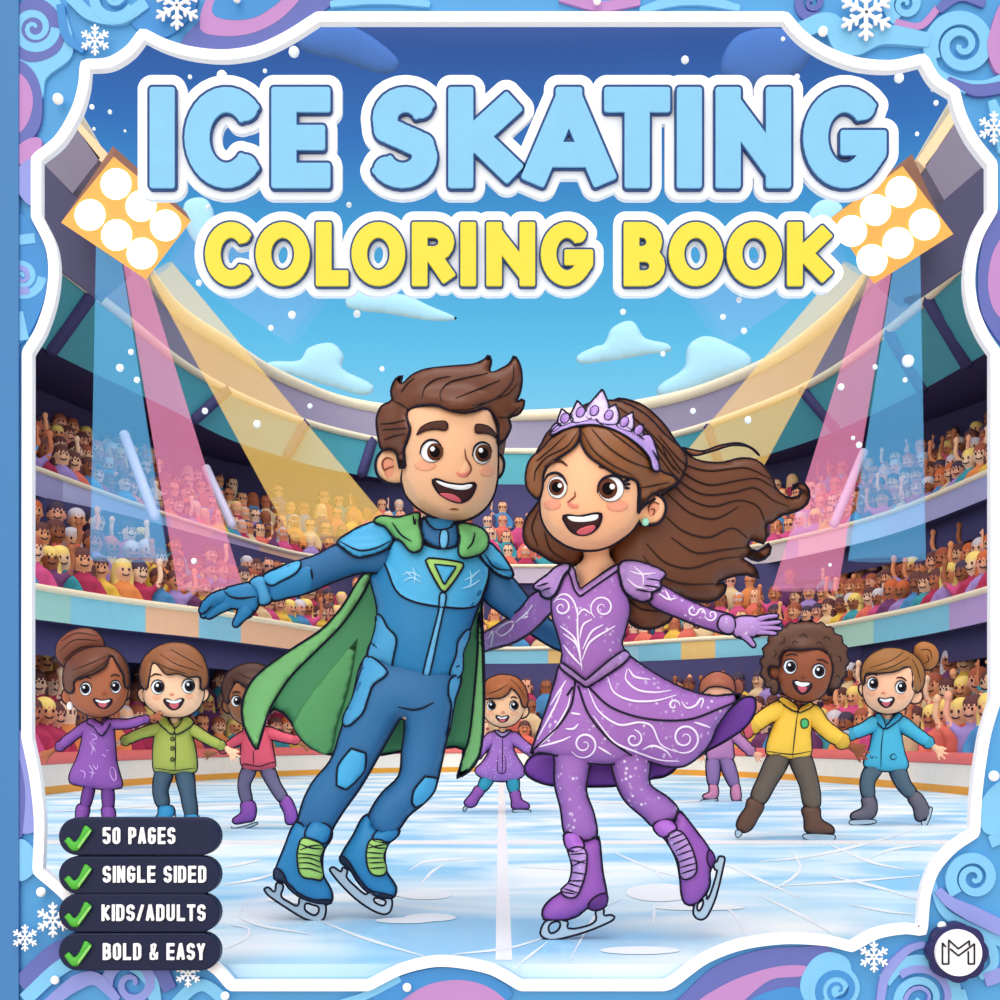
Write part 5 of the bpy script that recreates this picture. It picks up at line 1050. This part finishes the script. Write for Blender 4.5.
b1 = boot(girl, 'skate_boot', D, .005, BTP, L([(198, 432), (230, 418), (265, 430), (288, 462), (345, 442), (358, 440), (375, 600), (392, 690), (392, 750), (352, 776), (310, 762), (260, 800), (180, 822), (110, 816), (104, 770), (140, 725), (190, 690), (226, 640), (236, 570), (214, 490)]),
     L([(200, 432), (235, 420), (268, 433), (290, 492), (220, 500)]), L([(222, 500), (294, 494), (302, 580), (282, 660), (246, 718), (184, 690), (226, 640), (238, 570)]), DRL, [L(p) for p in ([(226, 520), (298, 515)], [(232, 545), (298, 560)], [(232, 575), (300, 545)], [(232, 600), (298, 610)], [(225, 640), (292, 640)], [(215, 650), (280, 670)], [(200, 675), (262, 695)], [(190, 690), (250, 700)])], L([(310, 762), (330, 722), (392, 698), (392, 750), (352, 776)]), mat('boot heel', '#6a3380', .5), R1, tm=mat('boot tongue', '#a763c2', .4))
blade(girl, D+.005, [L([(92, 875), (108, 832), (130, 818), (216, 824), (218, 856), (300, 846), (345, 820), (345, 774), (380, 768), (382, 796), (415, 795), (430, 808), (402, 830), (300, 872), (200, 900), (140, 909), (104, 897)]), L([(130, 852), (146, 830), (180, 828), (176, 860), (140, 878)])], 1.1, b1)
b2 = boot(girl, 'skate_boot', D, .005, BTP, L([(604, 392), (630, 365), (680, 363), (702, 378), (720, 318), (735, 330), (790, 400), (850, 480), (866, 510), (886, 540), (862, 600), (862, 660), (832, 720), (790, 750), (750, 742), (734, 700), (728, 630), (710, 540), (660, 450), (620, 420)]),
     L([(605, 395), (642, 362), (690, 368), (712, 405), (650, 442)]), L([(668, 442), (722, 410), (772, 470), (802, 560), (796, 612), (738, 632), (720, 550)]), DRL, [L(p) for p in ([(680, 450), (740, 425)], [(695, 475), (755, 448)], [(708, 505), (770, 470)], [(715, 525), (782, 500)], [(722, 555), (790, 530)], [(728, 580), (798, 560)], [(732, 608), (800, 585)])], L([(858, 500), (888, 542), (864, 580)]), mat('boot heel', '#6a3380'), R1, tm=mat('boot tongue', '#a763c2'))
blade(girl, D+.005, [L([(795, 745), (788, 790), (808, 814), (836, 814), (858, 790), (892, 710), (930, 550), (928, 532), (904, 530), (896, 550), (880, 562), (886, 590), (896, 592), (872, 680), (850, 725), (848, 704), (832, 712), (828, 720)]), L([(808, 745), (826, 722), (832, 745), (816, 776), (806, 770)])], 1.1, b2)

# ---- the children
def kid(label, D, zf, skin, head, ears, hair, eyes, ir, mouthp, coat, coatm, sleeves, hands, legs, legm, boots, bootm, blades, brows=(), nose=None, extra=None, iris='#2a2226', wear='coat', look=(1.2, 0), neck=None, rim=.85, strands=()):
    S = mat('skin '+skin, skin, .5, .2, .03); z = lambda P: Z(*zf, P); s = zf[2]
    hd = z(head); A_ = np.array([p[:2] for p in hd]); cx, cy = A_.mean(0); bot = A_[:, 1].max(); wd = (A_[:, 0].max()-A_[:, 0].min())/2
    low = max(p[1] for b in blades for p in z(b)) if blades else 842
    t = thing('person', label, 'person', Pt(cx, low, D))
    P = [puffgeo(hd, D, -.02, .78)]+[puffgeo(z(e), D, -.005, .45, n=40) for e in ears]
    pc = [(p.V, p.F) for p in P]
    ct = np.array([p[:2] for p in z(coat)]); x0 = ct[:, 0].mean(); y0, y1 = ct[:, 1].min(), ct[:, 1].max()
    pc += core([(cx, bot-6, wd*.3, .03), (x0, y0+8, wd*.32, .03), (x0, (y0+y1)/2, wd*.4, .03), (x0, y1-9, wd*.36, .03)], D, 1)
    for L_ in sleeves:
        q = z([(a, b) for a, b, w in L_]); pc += core([(x0, y0+10, 3, .03)]+[(x, y, w/s*.36, .02) for (x, y), (a, b, w) in zip(q, L_)], D, 1)
    for L_ in legs:
        q = z([(a, b) for a, b, w in L_]); pc += core([(x0, y1-11, 4, .03)]+[(x, y, w/s*.36, .04) for (x, y), (a, b, w) in zip(q, L_)], D, 1)
    for (hx, hy, ang, sz, th) in hands: pc += hand_pieces(*z([(hx, hy)])[0], ang, sz*1.15/s, D+.02, th)
    bo = body_mesh(t, pc, [(hd, D-.02)]+[(z(e), D-.008) for e in ears], S, .005, D, rim); bv = bvh(bo)
    legm_ = mat('leg '+legm, legm, .6)
    for L_ in legs: puff('trouser_leg', limbpoly([(*z([(a, b)])[0], w/s*.5) for a, b, w in L_]), D, legm_, t, .04, .66, rim=rim, n=70)
    cm = mat('%s %s' % (wear, coatm), coatm, .6, sparkle=.7 if wear == 'dress' else 0); cmd = mat('cuff '+coatm, '#'+''.join('%02x' % int(int(coatm[i:i+2], 16)*.88) for i in (1, 3, 5)), .6)
    for L_ in sleeves:
        q = [(*z([(a, b)])[0], w/s*.5) for a, b, w in L_]; sl = puff('sleeve', limbpoly(q), D, cm, t, .02, .66, rim=rim, n=70)
        (ax, ay, aw), (bx, by, bw) = q[-2:]; d = np.array((bx-ax, by-ay)); d /= np.linalg.norm(d); e = np.array((bx, by))
        puff('cuff', limbpoly([(*(e-d*bw*.1), bw*1.08), (*(e+d*bw*.75), bw*1.08)]), D, cmd, t, .018, .68, rim=rim*.9, n=40)
    co = puff(wear, z(coat), D, cm, t, .025, .52, rim=rim, n=140); cv_ = bvh(co)
    bts = []
    for b, bl in zip(boots, list(blades)+[None]*3):
        o = puff('skate_boot', z(b), D, mat('boot '+bootm, bootm, .45), t, .03, .6, rim=rim, n=70); bts.append(o)
        if bl: slab('blade', [smooth(z(bl), True, 3)], D+.03, .016, STEEL, o, rim=rim*.6)
    for pts, c, lift, k in hair:
        pp = z(pts); puff('hair', pp, D, mat('hair '+c, c, .5, .3), t, blend_over(bv, D, lift, -.0 if lift else .05, pp) if lift else .05, k, kb=k*1.6, rim=rim, n=170)
    if strands:
        ho = [o for o in t.children if o.name.startswith('hair')]; hb_ = bvh(ho)
        for S_ in strands: lines('hair_strand', [z(S_)], hb_, mat('hair line dark', '#2f1811', .6), ho[0], .55, .001)
    for e in eyes: eye(t, bv, z([e[:2]])[0], (e[2]/s, e[3]/s), ir*1.18/s, look, iris, rim*.9, n=24)
    for b in brows: lines('eyebrow', [z(b)], bv, mat('brow dark', '#3c2018', .6), t, rim*1.2, .004)
    if nose:
        nx, ny = z([nose])[0]; patch('nose', ell(nx, ny, 2.3, 1.4), bv, mat('nose of '+skin, '#'+''.join('%02x' % int(int(skin[i:i+2], 16)*f) for i, f in ((1, .9), (3, .72), (5, .7))), .6), t, .004, .5, 16)
        if skin in ('#f6bd92', '#f8c39c', '#f6b892'):
            for e in eyes: patch('cheek_blush', ell(e[0]/s+zf[0]+(-.8 if e is eyes[0] else .8), e[1]/s+zf[1]+e[3]/s+3, 4, 2.4), bv, mat('blush', '#f4ab85'), t, .0015, 0, 16)
    if mouthp:
        m = z(mouthp); mx, my = np.mean([p[:2] for p in m], axis=0); yt = min(p[1] for p in m)
        te = [(mx+(p[0]-mx)*.8, yt+.8+(p[1]-yt)*.36) for p in m]; to = [(mx+(p[0]-mx)*.5, my+1.8+(p[1]-my)*.5) for p in m]
        mouth(t, bv, m, te, to, rim*.7)
    if extra: extra(t, D, z, co, cv_, bv, cm, cmd)
    return t
def hood(t, D, z, co, parts, m, nm='hood'):
    for p in parts: puff(nm, z(p), D, m, t, blend_over(bvh(co), D, .012, 0, z(p)), .4, rim=.8, n=50)
ZA = (30, 620, 4.762)
def exA(t, D, z, co, cv, bv, cm, cmd):
    hood(t, D, z, co, [[(290, 468), (345, 500), (345, 552), (300, 505), (270, 488)], [(345, 500), (385, 468), (380, 500), (347, 540)]], cm, 'collar')
    lines('flower_pattern', [z(p) for p in ([(288, 540), (310, 548), (318, 565), (295, 572), (310, 590)], [(285, 580), (300, 610), (292, 640)], [(300, 600), (312, 625)], [(240, 715), (262, 728), (258, 755)], [(280, 690), (300, 720), (290, 755)], [(300, 690), (318, 712), (322, 690)], [(310, 730), (285, 725)], [(380, 710), (395, 700), (408, 730), (405, 765), (385, 745), (380, 715)], [(345, 640), (360, 650)], [(365, 620), (372, 622)])], cv, mat('pattern lilac', '#c99fdc', .6), co, .7)
    v, f = ellipsoid(Pt(*z([(190, 408)])[0], D-.03), (.016, .014, .022)); obj('earring', v, f, EYEW, t)
kid('person in a purple patterned coat with a high brown hair bun, at the far left', 7.5, ZA, '#a85f3f', [(190, 300), (186, 350), (202, 400), (242, 437), (300, 460), (350, 462), (402, 445), (442, 410), (463, 360), (468, 300), (450, 220), (400, 165), (320, 150), (240, 185), (200, 235)],
    [[(200, 330), (160, 333), (150, 365), (165, 398), (205, 402)], [(455, 315), (478, 325), (480, 355), (465, 380), (450, 375)]],
    [([(160, 220), (125, 175), (130, 110), (180, 60), (250, 38), (310, 50), (350, 95), (350, 135), (280, 150), (200, 190)], '#7a3f2a', 0, .6), ([(165, 332), (156, 270), (172, 205), (230, 152), (310, 128), (392, 133), (442, 172), (472, 240), (473, 320), (456, 325), (445, 262), (410, 200), (385, 168), (362, 218), (300, 257), (215, 287), (207, 340), (190, 350)], '#6a3a26', .02, .45)],
    [(265, 328, 27, 32), (408, 318, 25, 31)], 18, [(303, 376), (345, 384), (389, 377), (386, 400), (360, 421), (330, 416), (308, 395)],
    [(290, 468), (252, 500), (246, 570), (226, 650), (184, 766), (250, 792), (340, 806), (436, 800), (441, 780), (415, 680), (405, 570), (396, 480), (370, 464), (330, 480)], '#88509f', [[(285, 498, 50), (215, 545, 48), (150, 597, 42)], [(375, 495, 46), (470, 494, 44), (545, 474, 36)]], [(95, 632, 2.5, 62, 1), (592, 462, -.2, 52, 1)],
    [[(285, 790, 50), (262, 890, 44)], [(370, 790, 52), (374, 900, 48)]], '#6d3a86', [[(228, 880), (282, 890), (276, 945), (272, 1000), (265, 1020), (205, 1022), (190, 1005), (215, 950)], [(345, 890), (400, 893), (406, 1000), (412, 1020), (345, 1022), (348, 960)]], '#7b4394', [[(185, 1026), (275, 1026), (272, 1038), (195, 1038)], [(335, 1026), (420, 1026), (415, 1038), (345, 1038)]], [[(235, 287), (262, 272), (290, 278)], [(384, 267), (405, 258), (428, 268)]], (355, 350), exA, look=(-.4, 0), strands=([(150, 100), (220, 62), (320, 75)], [(140, 150), (210, 95), (335, 100)], [(160, 190), (240, 130), (345, 125)], [(200, 240), (290, 205), (365, 170)], [(225, 272), (310, 235), (378, 185)]))
ZB = (110, 630, 5)
def exB(t, D, z, co, cv, bv, cm, cmd):
    hood(t, D, z, co, [[(245, 432), (280, 430), (305, 468), (325, 498), (312, 522), (272, 492), (242, 462)], [(375, 428), (418, 455), (405, 482), (332, 522), (322, 500), (350, 470)]], mat('hood olive', '#959d42', .6))
    for y in (545, 592, 648): patch('button', ell(*z([(312, y)])[0], 1.9, 2), cv, mat('button', '#5d6a2c', .5), co, .004, .4, 14, .4)
    lines('coat_seam', [z([(327, 520), (327, 620), (325, 700)]), z([(222, 690), (320, 702), (428, 690)])], cv, INK, co, .6)
kid('person in an olive green hooded jacket with short brown hair, arms stretched out', 7.62, ZB, '#f8c39c', [(170, 290), (168, 340), (195, 388), (250, 422), (320, 438), (390, 427), (445, 388), (468, 335), (470, 280), (450, 200), (380, 150), (280, 130), (200, 180)],
    [[(190, 298), (150, 293), (138, 320), (155, 357), (195, 364)], [(450, 298), (485, 293), (497, 320), (480, 354), (445, 362)]],
    [([(182, 298), (150, 270), (147, 200), (175, 130), (240, 80), (320, 61), (400, 74), (456, 118), (487, 190), (492, 262), (468, 302), (452, 290), (450, 238), (390, 236), (340, 217), (280, 222), (222, 165), (200, 222), (192, 262)], '#8d5633', .02, .45)],
    [(238, 286, 33, 36), (392, 281, 33, 36)], 22, [(270, 348), (320, 354), (367, 343), (361, 370), (341, 393), (315, 400), (290, 387)],
    [(240, 440), (250, 470), (220, 530), (214, 680), (226, 712), (320, 722), (425, 712), (437, 690), (430, 600), (412, 520), (420, 460), (380, 436), (320, 460), (290, 440)], '#a2ab4e', [[(255, 490, 56), (150, 520, 52), (85, 549, 46)], [(400, 490, 56), (490, 545, 52), (548, 574, 46)]], [(38, 565, 2.7, 55, 1), (598, 605, .75, 68, -1)],
    [[(275, 700, 88), (252, 800, 76), (265, 870, 66)], [(370, 700, 88), (390, 820, 76), (408, 925, 60)]], '#41586b', [[(245, 880), (312, 880), (325, 920), (300, 952), (262, 986), (200, 990), (212, 955), (240, 920)], [(375, 925), (440, 925), (446, 985), (472, 1005), (450, 1022), (382, 1022)]], '#2b86b8', [[(195, 993), (320, 925), (330, 930), (300, 965), (240, 1002), (200, 1003)], [(378, 1026), (480, 1026), (475, 1036), (385, 1036)]], [[(204, 234), (225, 220), (258, 226)], [(365, 226), (395, 219), (430, 234)]], (308, 322), exB, strands=([(235, 165), (300, 195), (385, 218)], [(250, 120), (330, 170), (445, 205)], [(300, 95), (380, 140), (465, 190)]))
ZC = (200, 650, 5.26)
def exC(t, D, z, co, cv, bv, cm, cmd):
    patch('hem_band', z([(226, 600), (310, 612), (397, 590), (390, 622), (310, 634), (226, 622)]), cv, cmd, co, .003, .1, 30, .5)
    lines('coat_seam', [z([(280, 530), (282, 600)])], cv, INK, co, .5)
kid('person in a red jacket and purple skates, half hidden by the green cape', 8.22, ZC, '#9c6240', [(150, 240), (145, 290), (165, 342), (200, 378), (260, 400), (320, 385), (372, 330), (382, 260), (360, 180), (280, 140), (190, 170)],
    [[(160, 265), (125, 263), (118, 300), (140, 332), (165, 328)]], [([(150, 282), (125, 262), (114, 190), (145, 120), (210, 80), (280, 67), (350, 88), (402, 150), (412, 240), (380, 285), (365, 225), (320, 195), (260, 207), (190, 168), (165, 212), (152, 250)], '#4c2c20', .02, .45)],
    [(190, 268, 27, 30), (320, 275, 27, 30)], 18, [(235, 345), (270, 350), (305, 342), (290, 368), (255, 368)],
    [(228, 415), (215, 500), (224, 620), (310, 635), (391, 622), (398, 600), (385, 520), (370, 440), (345, 398), (280, 392)], '#e2596d', [[(240, 450, 56), (170, 492, 48), (128, 520, 40)], [(350, 430, 58), (430, 457, 52), (495, 471, 44)]], [(62, 545, 2.9, 55, 1), (540, 496, .4, 60, -1)],
    [[(262, 620, 72), (232, 710, 64), (247, 795, 56)], [(348, 615, 72), (395, 715, 64), (440, 785, 54)]], '#6d6584', [[(218, 800), (286, 800), (287, 892), (240, 907), (182, 914), (170, 892), (215, 855)], [(420, 800), (462, 766), (502, 830), (512, 880), (490, 914), (455, 914), (444, 860)]], '#8a4ba5', [[(164, 930), (176, 938), (240, 924), (300, 905), (304, 915), (245, 938), (180, 945)]], [[(168, 228), (190, 218), (212, 224)]], (248, 318), exC, strands=([(190, 160), (235, 182), (300, 185)], [(200, 120), (260, 150), (340, 170)]))
ZD = (450, 660, 6.25)
def exD(t, D, z, co, cv, bv, cm, cmd):
    hood(t, D, z, co, [[(278, 438), (300, 465), (330, 480), (372, 452), (378, 436), (330, 455)]], mat('collar grey lilac', '#a490c4', .6), 'collar')
    lines('dress_seam', [z([(328, 485), (328, 600), (325, 720)]), z([(300, 600), (300, 700), (345, 700), (345, 600)])], cv, INK, co, .5)
kid('person in a lilac patterned dress and teal tights, between the two big skaters', 9.9, ZD, '#f6bd92', [(215, 290), (212, 340), (240, 382), (290, 412), (340, 420), (400, 402), (440, 362), (462, 310), (465, 250), (440, 170), (380, 130), (300, 125), (235, 170)],
    [[(445, 290), (480, 288), (494, 320), (478, 354), (440, 362)]], [([(212, 242), (208, 180), (230, 125), (290, 95), (350, 90), (420, 108), (466, 160), (487, 220), (481, 292), (455, 292), (435, 230), (385, 178), (368, 206), (320, 237), (250, 242)], '#a0592f', .02, .4)],
    [(255, 285, 25, 31), (398, 285, 25, 31)], 21, [(288, 348), (325, 357), (366, 350), (356, 378), (325, 390), (300, 376)],
    [(282, 438), (250, 472), (245, 560), (200, 640), (154, 690), (200, 737), (310, 760), (420, 747), (471, 700), (430, 620), (400, 560), (402, 470), (372, 438), (330, 450)], '#9c69b6', [[(268, 480, 74), (212, 540, 66), (178, 582, 58)], [(390, 480, 74), (450, 530, 66), (500, 565, 56)]], [(162, 612, 2.2, 60, 1), (520, 585, .6, 60, -1)],
    [[(245, 725, 74), (200, 802, 60)], [(388, 725, 74), (400, 818, 62)]], '#2f93ab', [[(165, 788), (216, 815), (182, 870), (157, 912), (112, 920), (88, 892), (110, 860), (135, 830)], [(378, 820), (432, 815), (447, 870), (492, 900), (492, 927), (390, 927), (384, 880)]], '#8b4f9f', [[(84, 920), (108, 916), (98, 942), (84, 945)], [(388, 935), (502, 938), (502, 955), (400, 952)]], [[(240, 240), (258, 232), (275, 238)], [(380, 236), (400, 230), (420, 240)]], (330, 328), exD, wear='dress', strands=([(230, 212), (300, 190), (365, 150)], [(380, 120), (430, 170), (470, 240)]))
ZE = (680, 660, 6.25)
kid('person in a pink coat, mostly hidden behind the lilac skirt', 11.6, ZE, '#e9a585', [(125, 200), (135, 290), (180, 340), (240, 357), (300, 330), (330, 270), (335, 190), (300, 125), (220, 100), (150, 135)], [[(322, 210), (345, 215), (348, 250), (322, 260)]],
    [([(335, 142), (360, 118), (392, 140), (397, 180), (380, 212), (340, 207)], '#8f4a38', 0, .55), ([(123, 205), (128, 140), (180, 88), (240, 72), (302, 93), (335, 130), (342, 205), (310, 182), (250, 167), (180, 172), (140, 205)], '#a45a42', .02, .4)],
    [(180, 240, 24, 28), (280, 240, 24, 28)], 17, [(210, 300), (235, 305), (262, 298), (250, 318), (225, 318)],
    [(200, 390), (182, 430), (170, 618), (250, 624), (332, 618), (335, 560), (320, 430), (280, 385), (240, 392)], '#b87aa9', [[(205, 430, 70), (170, 500, 62), (150, 550, 56)], [(300, 430, 76), (375, 505, 68), (432, 560, 58)]], [(140, 585, 1.9, 60, 1), (468, 588, .7, 66, -1)],
    [[(208, 610, 84), (206, 770, 66)], [(280, 610, 84), (338, 775, 66)]], '#8a6a9c', [[(184, 778), (231, 778), (230, 862), (150, 867), (143, 845), (180, 825)], [(320, 790), (362, 768), (382, 840), (377, 872), (330, 882)]], '#c67d9f', [[(128, 876), (235, 866), (237, 878), (180, 890), (132, 889)], [(330, 888), (380, 876), (385, 882), (345, 893)]], (), (230, 275), None)
ZF = (720, 610, 4.167)
def exF(t, D, z, co, cv, bv, cm, cmd):
    hood(t, D, z, co, [[(243, 372), (262, 362), (285, 372), (326, 405), (320, 424), (270, 398)], [(328, 412), (375, 384), (390, 396), (355, 418), (328, 426)]], mat('hood yellow', '#dfa832', .6))
    patch('badge', z([(340, 458), (364, 456), (366, 486), (342, 490)]), cv, mat('badge green', '#4fb36c', .5), co, .004, .1, 20, .6)
    lines('coat_seam', [z([(324, 425), (312, 520), (302, 615)]), z([(192, 588), (300, 602), (380, 588)])], cv, INK, co, .65)
    q = z([(122, 490)])[0]; puff('mitten', z([(135, 455), (108, 470), (98, 500), (110, 535), (135, 525), (142, 490)]), D, mat('mitten red', '#c9525e', .6), t, .01, .6, rim=.7, n=50)
hf = [(235, 352), (212, 325), (186, 292), (177, 240), (184, 190), (200, 140), (230, 100), (270, 75), (320, 58), (355, 52), (400, 60), (440, 70), (478, 100), (512, 140), (527, 190), (522, 240), (506, 290), (472, 332), (446, 352)]
hcurl = []
for i, p in enumerate(hf):
    hcurl.append(p)
    if i < len(hf)-1:
        a, b = np.array(p), np.array(hf[i+1]); d = b-a; nrm = np.array((d[1], -d[0]))/np.linalg.norm(d); hcurl.append(tuple((a+b)/2+nrm*(17)))
hcurl += [(456, 312), (470, 255), (462, 208), (438, 172), (390, 162), (330, 167), (280, 167), (252, 192), (246, 238), (207, 235), (204, 275), (240, 295), (246, 330)]
kid('person in a yellow zip jacket with curly dark hair, gliding wide on brown skates', 7.33, ZF, '#8d4b2f', [(245, 230), (240, 290), (260, 342), (310, 374), (370, 382), (420, 362), (455, 322), (470, 262), (465, 200), (400, 150), (320, 140), (260, 175)],
    [[(250, 225), (210, 233), (203, 260), (215, 287), (250, 292)], [(455, 280), (485, 278), (482, 310), (457, 332), (440, 328)]], [([(230, 340), (196, 260), (210, 150), (300, 80), (400, 80), (500, 150), (512, 240), (470, 330), (350, 360)], '#4e2c20', 0, .5), (hcurl, '#5d3827', .025, .5)],
    [(292, 236, 28, 31), (412, 255, 28, 31)], 18, [(304, 296), (340, 301), (382, 308), (372, 336), (346, 352), (320, 337)],
    [(258, 375), (240, 430), (205, 520), (189, 590), (205, 606), (300, 622), (366, 619), (382, 590), (380, 500), (392, 440), (382, 390), (325, 400)], '#f4c042', [[(258, 412, 74), (195, 442, 68), (148, 478, 58)], [(380, 422, 74), (430, 488, 68), (500, 540, 60)]], [(556, 574, .55, 76, -1)],
    [[(252, 605, 88), (192, 720, 80), (157, 792, 66)], [(328, 605, 88), (370, 720, 80), (385, 815, 68)]], '#62554a', [[(122, 783), (182, 810), (157, 870), (127, 917), (90, 927), (68, 900), (80, 860), (105, 825)], [(343, 825), (412, 820), (422, 870), (472, 905), (473, 932), (360, 927), (350, 870)]], '#5c3f31', [[(66, 918), (92, 926), (82, 946), (68, 946)], [(343, 942), (360, 932), (472, 936), (482, 946), (470, 960), (370, 959)]], [[(275, 190), (300, 182), (322, 188)], [(404, 206), (430, 208), (450, 223)]], (348, 280), exF, look=(.8, 0), strands=([(220, 200), (235, 185), (228, 165)], [(250, 140), (270, 130), (265, 110)], [(330, 110), (350, 100), (365, 115)], [(430, 120), (445, 110), (460, 125)], [(490, 190), (505, 200), (500, 220)], [(200, 270), (212, 285), (205, 300)], [(400, 140), (415, 132), (425, 145)], [(300, 140), (312, 128), (325, 138)], [(480, 280), (492, 270), (500, 285)]))
ZG = (820, 630, 4.762)
def exG(t, D, z, co, cv, bv, cm, cmd):
    hood(t, D, z, co, [[(268, 398), (290, 402), (308, 440), (310, 470), (285, 455), (262, 425)], [(310, 468), (330, 440), (370, 395), (392, 405), (380, 425), (340, 455)]], mat('hood blue', '#3298bd', .6))
    lines('coat_seam', [z([(302, 470), (292, 560), (290, 660)]), z(ell(350, 604, 15, 14)), z([(240, 598), (245, 612), (255, 600)]), z([(265, 605), (272, 610)])], cv, INK, co, .55)
    patch('grey_glove_cuff', z([(145, 478), (112, 478), (92, 492), (120, 512), (150, 510)]), bv, mat('glove grey', '#a9adb8', .6), t, .01, .2, 20, .5)
kid('person in a bright blue coat and dark grey skates at the far right', 8.5, ZG, '#f6b892', [(205, 250), (205, 310), (230, 362), (280, 392), (330, 400), (390, 382), (432, 340), (452, 280), (445, 200), (400, 150), (300, 135), (230, 180)],
    [[(212, 255), (185, 263), (188, 300), (212, 316)], [(432, 310), (460, 288), (486, 300), (482, 337), (455, 352), (430, 345)]], [([(445, 112), (450, 75), (490, 54), (546, 74), (567, 125), (546, 177), (500, 190), (468, 152)], '#a5652f', 0, .6), ([(207, 262), (193, 220), (204, 160), (250, 110), (320, 84), (402, 94), (462, 130), (497, 190), (494, 262), (468, 298), (442, 288), (440, 232), (424, 178), (360, 197), (280, 207), (218, 212)], '#95602f', .02, .42)],
    [(250, 256, 27, 31), (385, 273, 27, 31)], 19, [(277, 326), (310, 329), (352, 323), (342, 356), (315, 370), (290, 356)],
    [(270, 400), (255, 450), (235, 560), (206, 640), (250, 664), (330, 674), (417, 660), (402, 580), (386, 480), (392, 415), (372, 395), (310, 420)], '#46abc9', [[(268, 440, 70), (210, 472, 62), (158, 492, 52)], [(380, 440, 70), (450, 490, 62), (508, 530, 52)]], [(105, 492, 3.0, 50, 1), (553, 565, .7, 66, -1)],
    [[(262, 650, 76), (226, 720, 70), (230, 795, 58)], [(362, 650, 76), (398, 735, 70), (440, 785, 54)]], '#4d606f', [[(200, 800), (262, 795), (257, 892), (150, 902), (148, 875), (200, 845)], [(418, 800), (462, 768), (512, 830), (522, 880), (480, 912), (455, 902), (444, 850)]], '#605b68', [[(138, 915), (150, 905), (262, 903), (267, 918), (200, 928), (150, 928)], [(523, 842), (536, 850), (512, 925), (490, 937), (484, 910), (505, 905)]], [[(228, 218), (250, 208), (272, 216)], [(365, 228), (390, 226), (412, 242)]], (302, 300), exG, strands=([(235, 180), (330, 150), (400, 105)], [(265, 197), (350, 172), (425, 130)], [(440, 140), (465, 190), (480, 250)], [(478, 95), (520, 95), (535, 140)], [(495, 160), (520, 145), (510, 118)]))
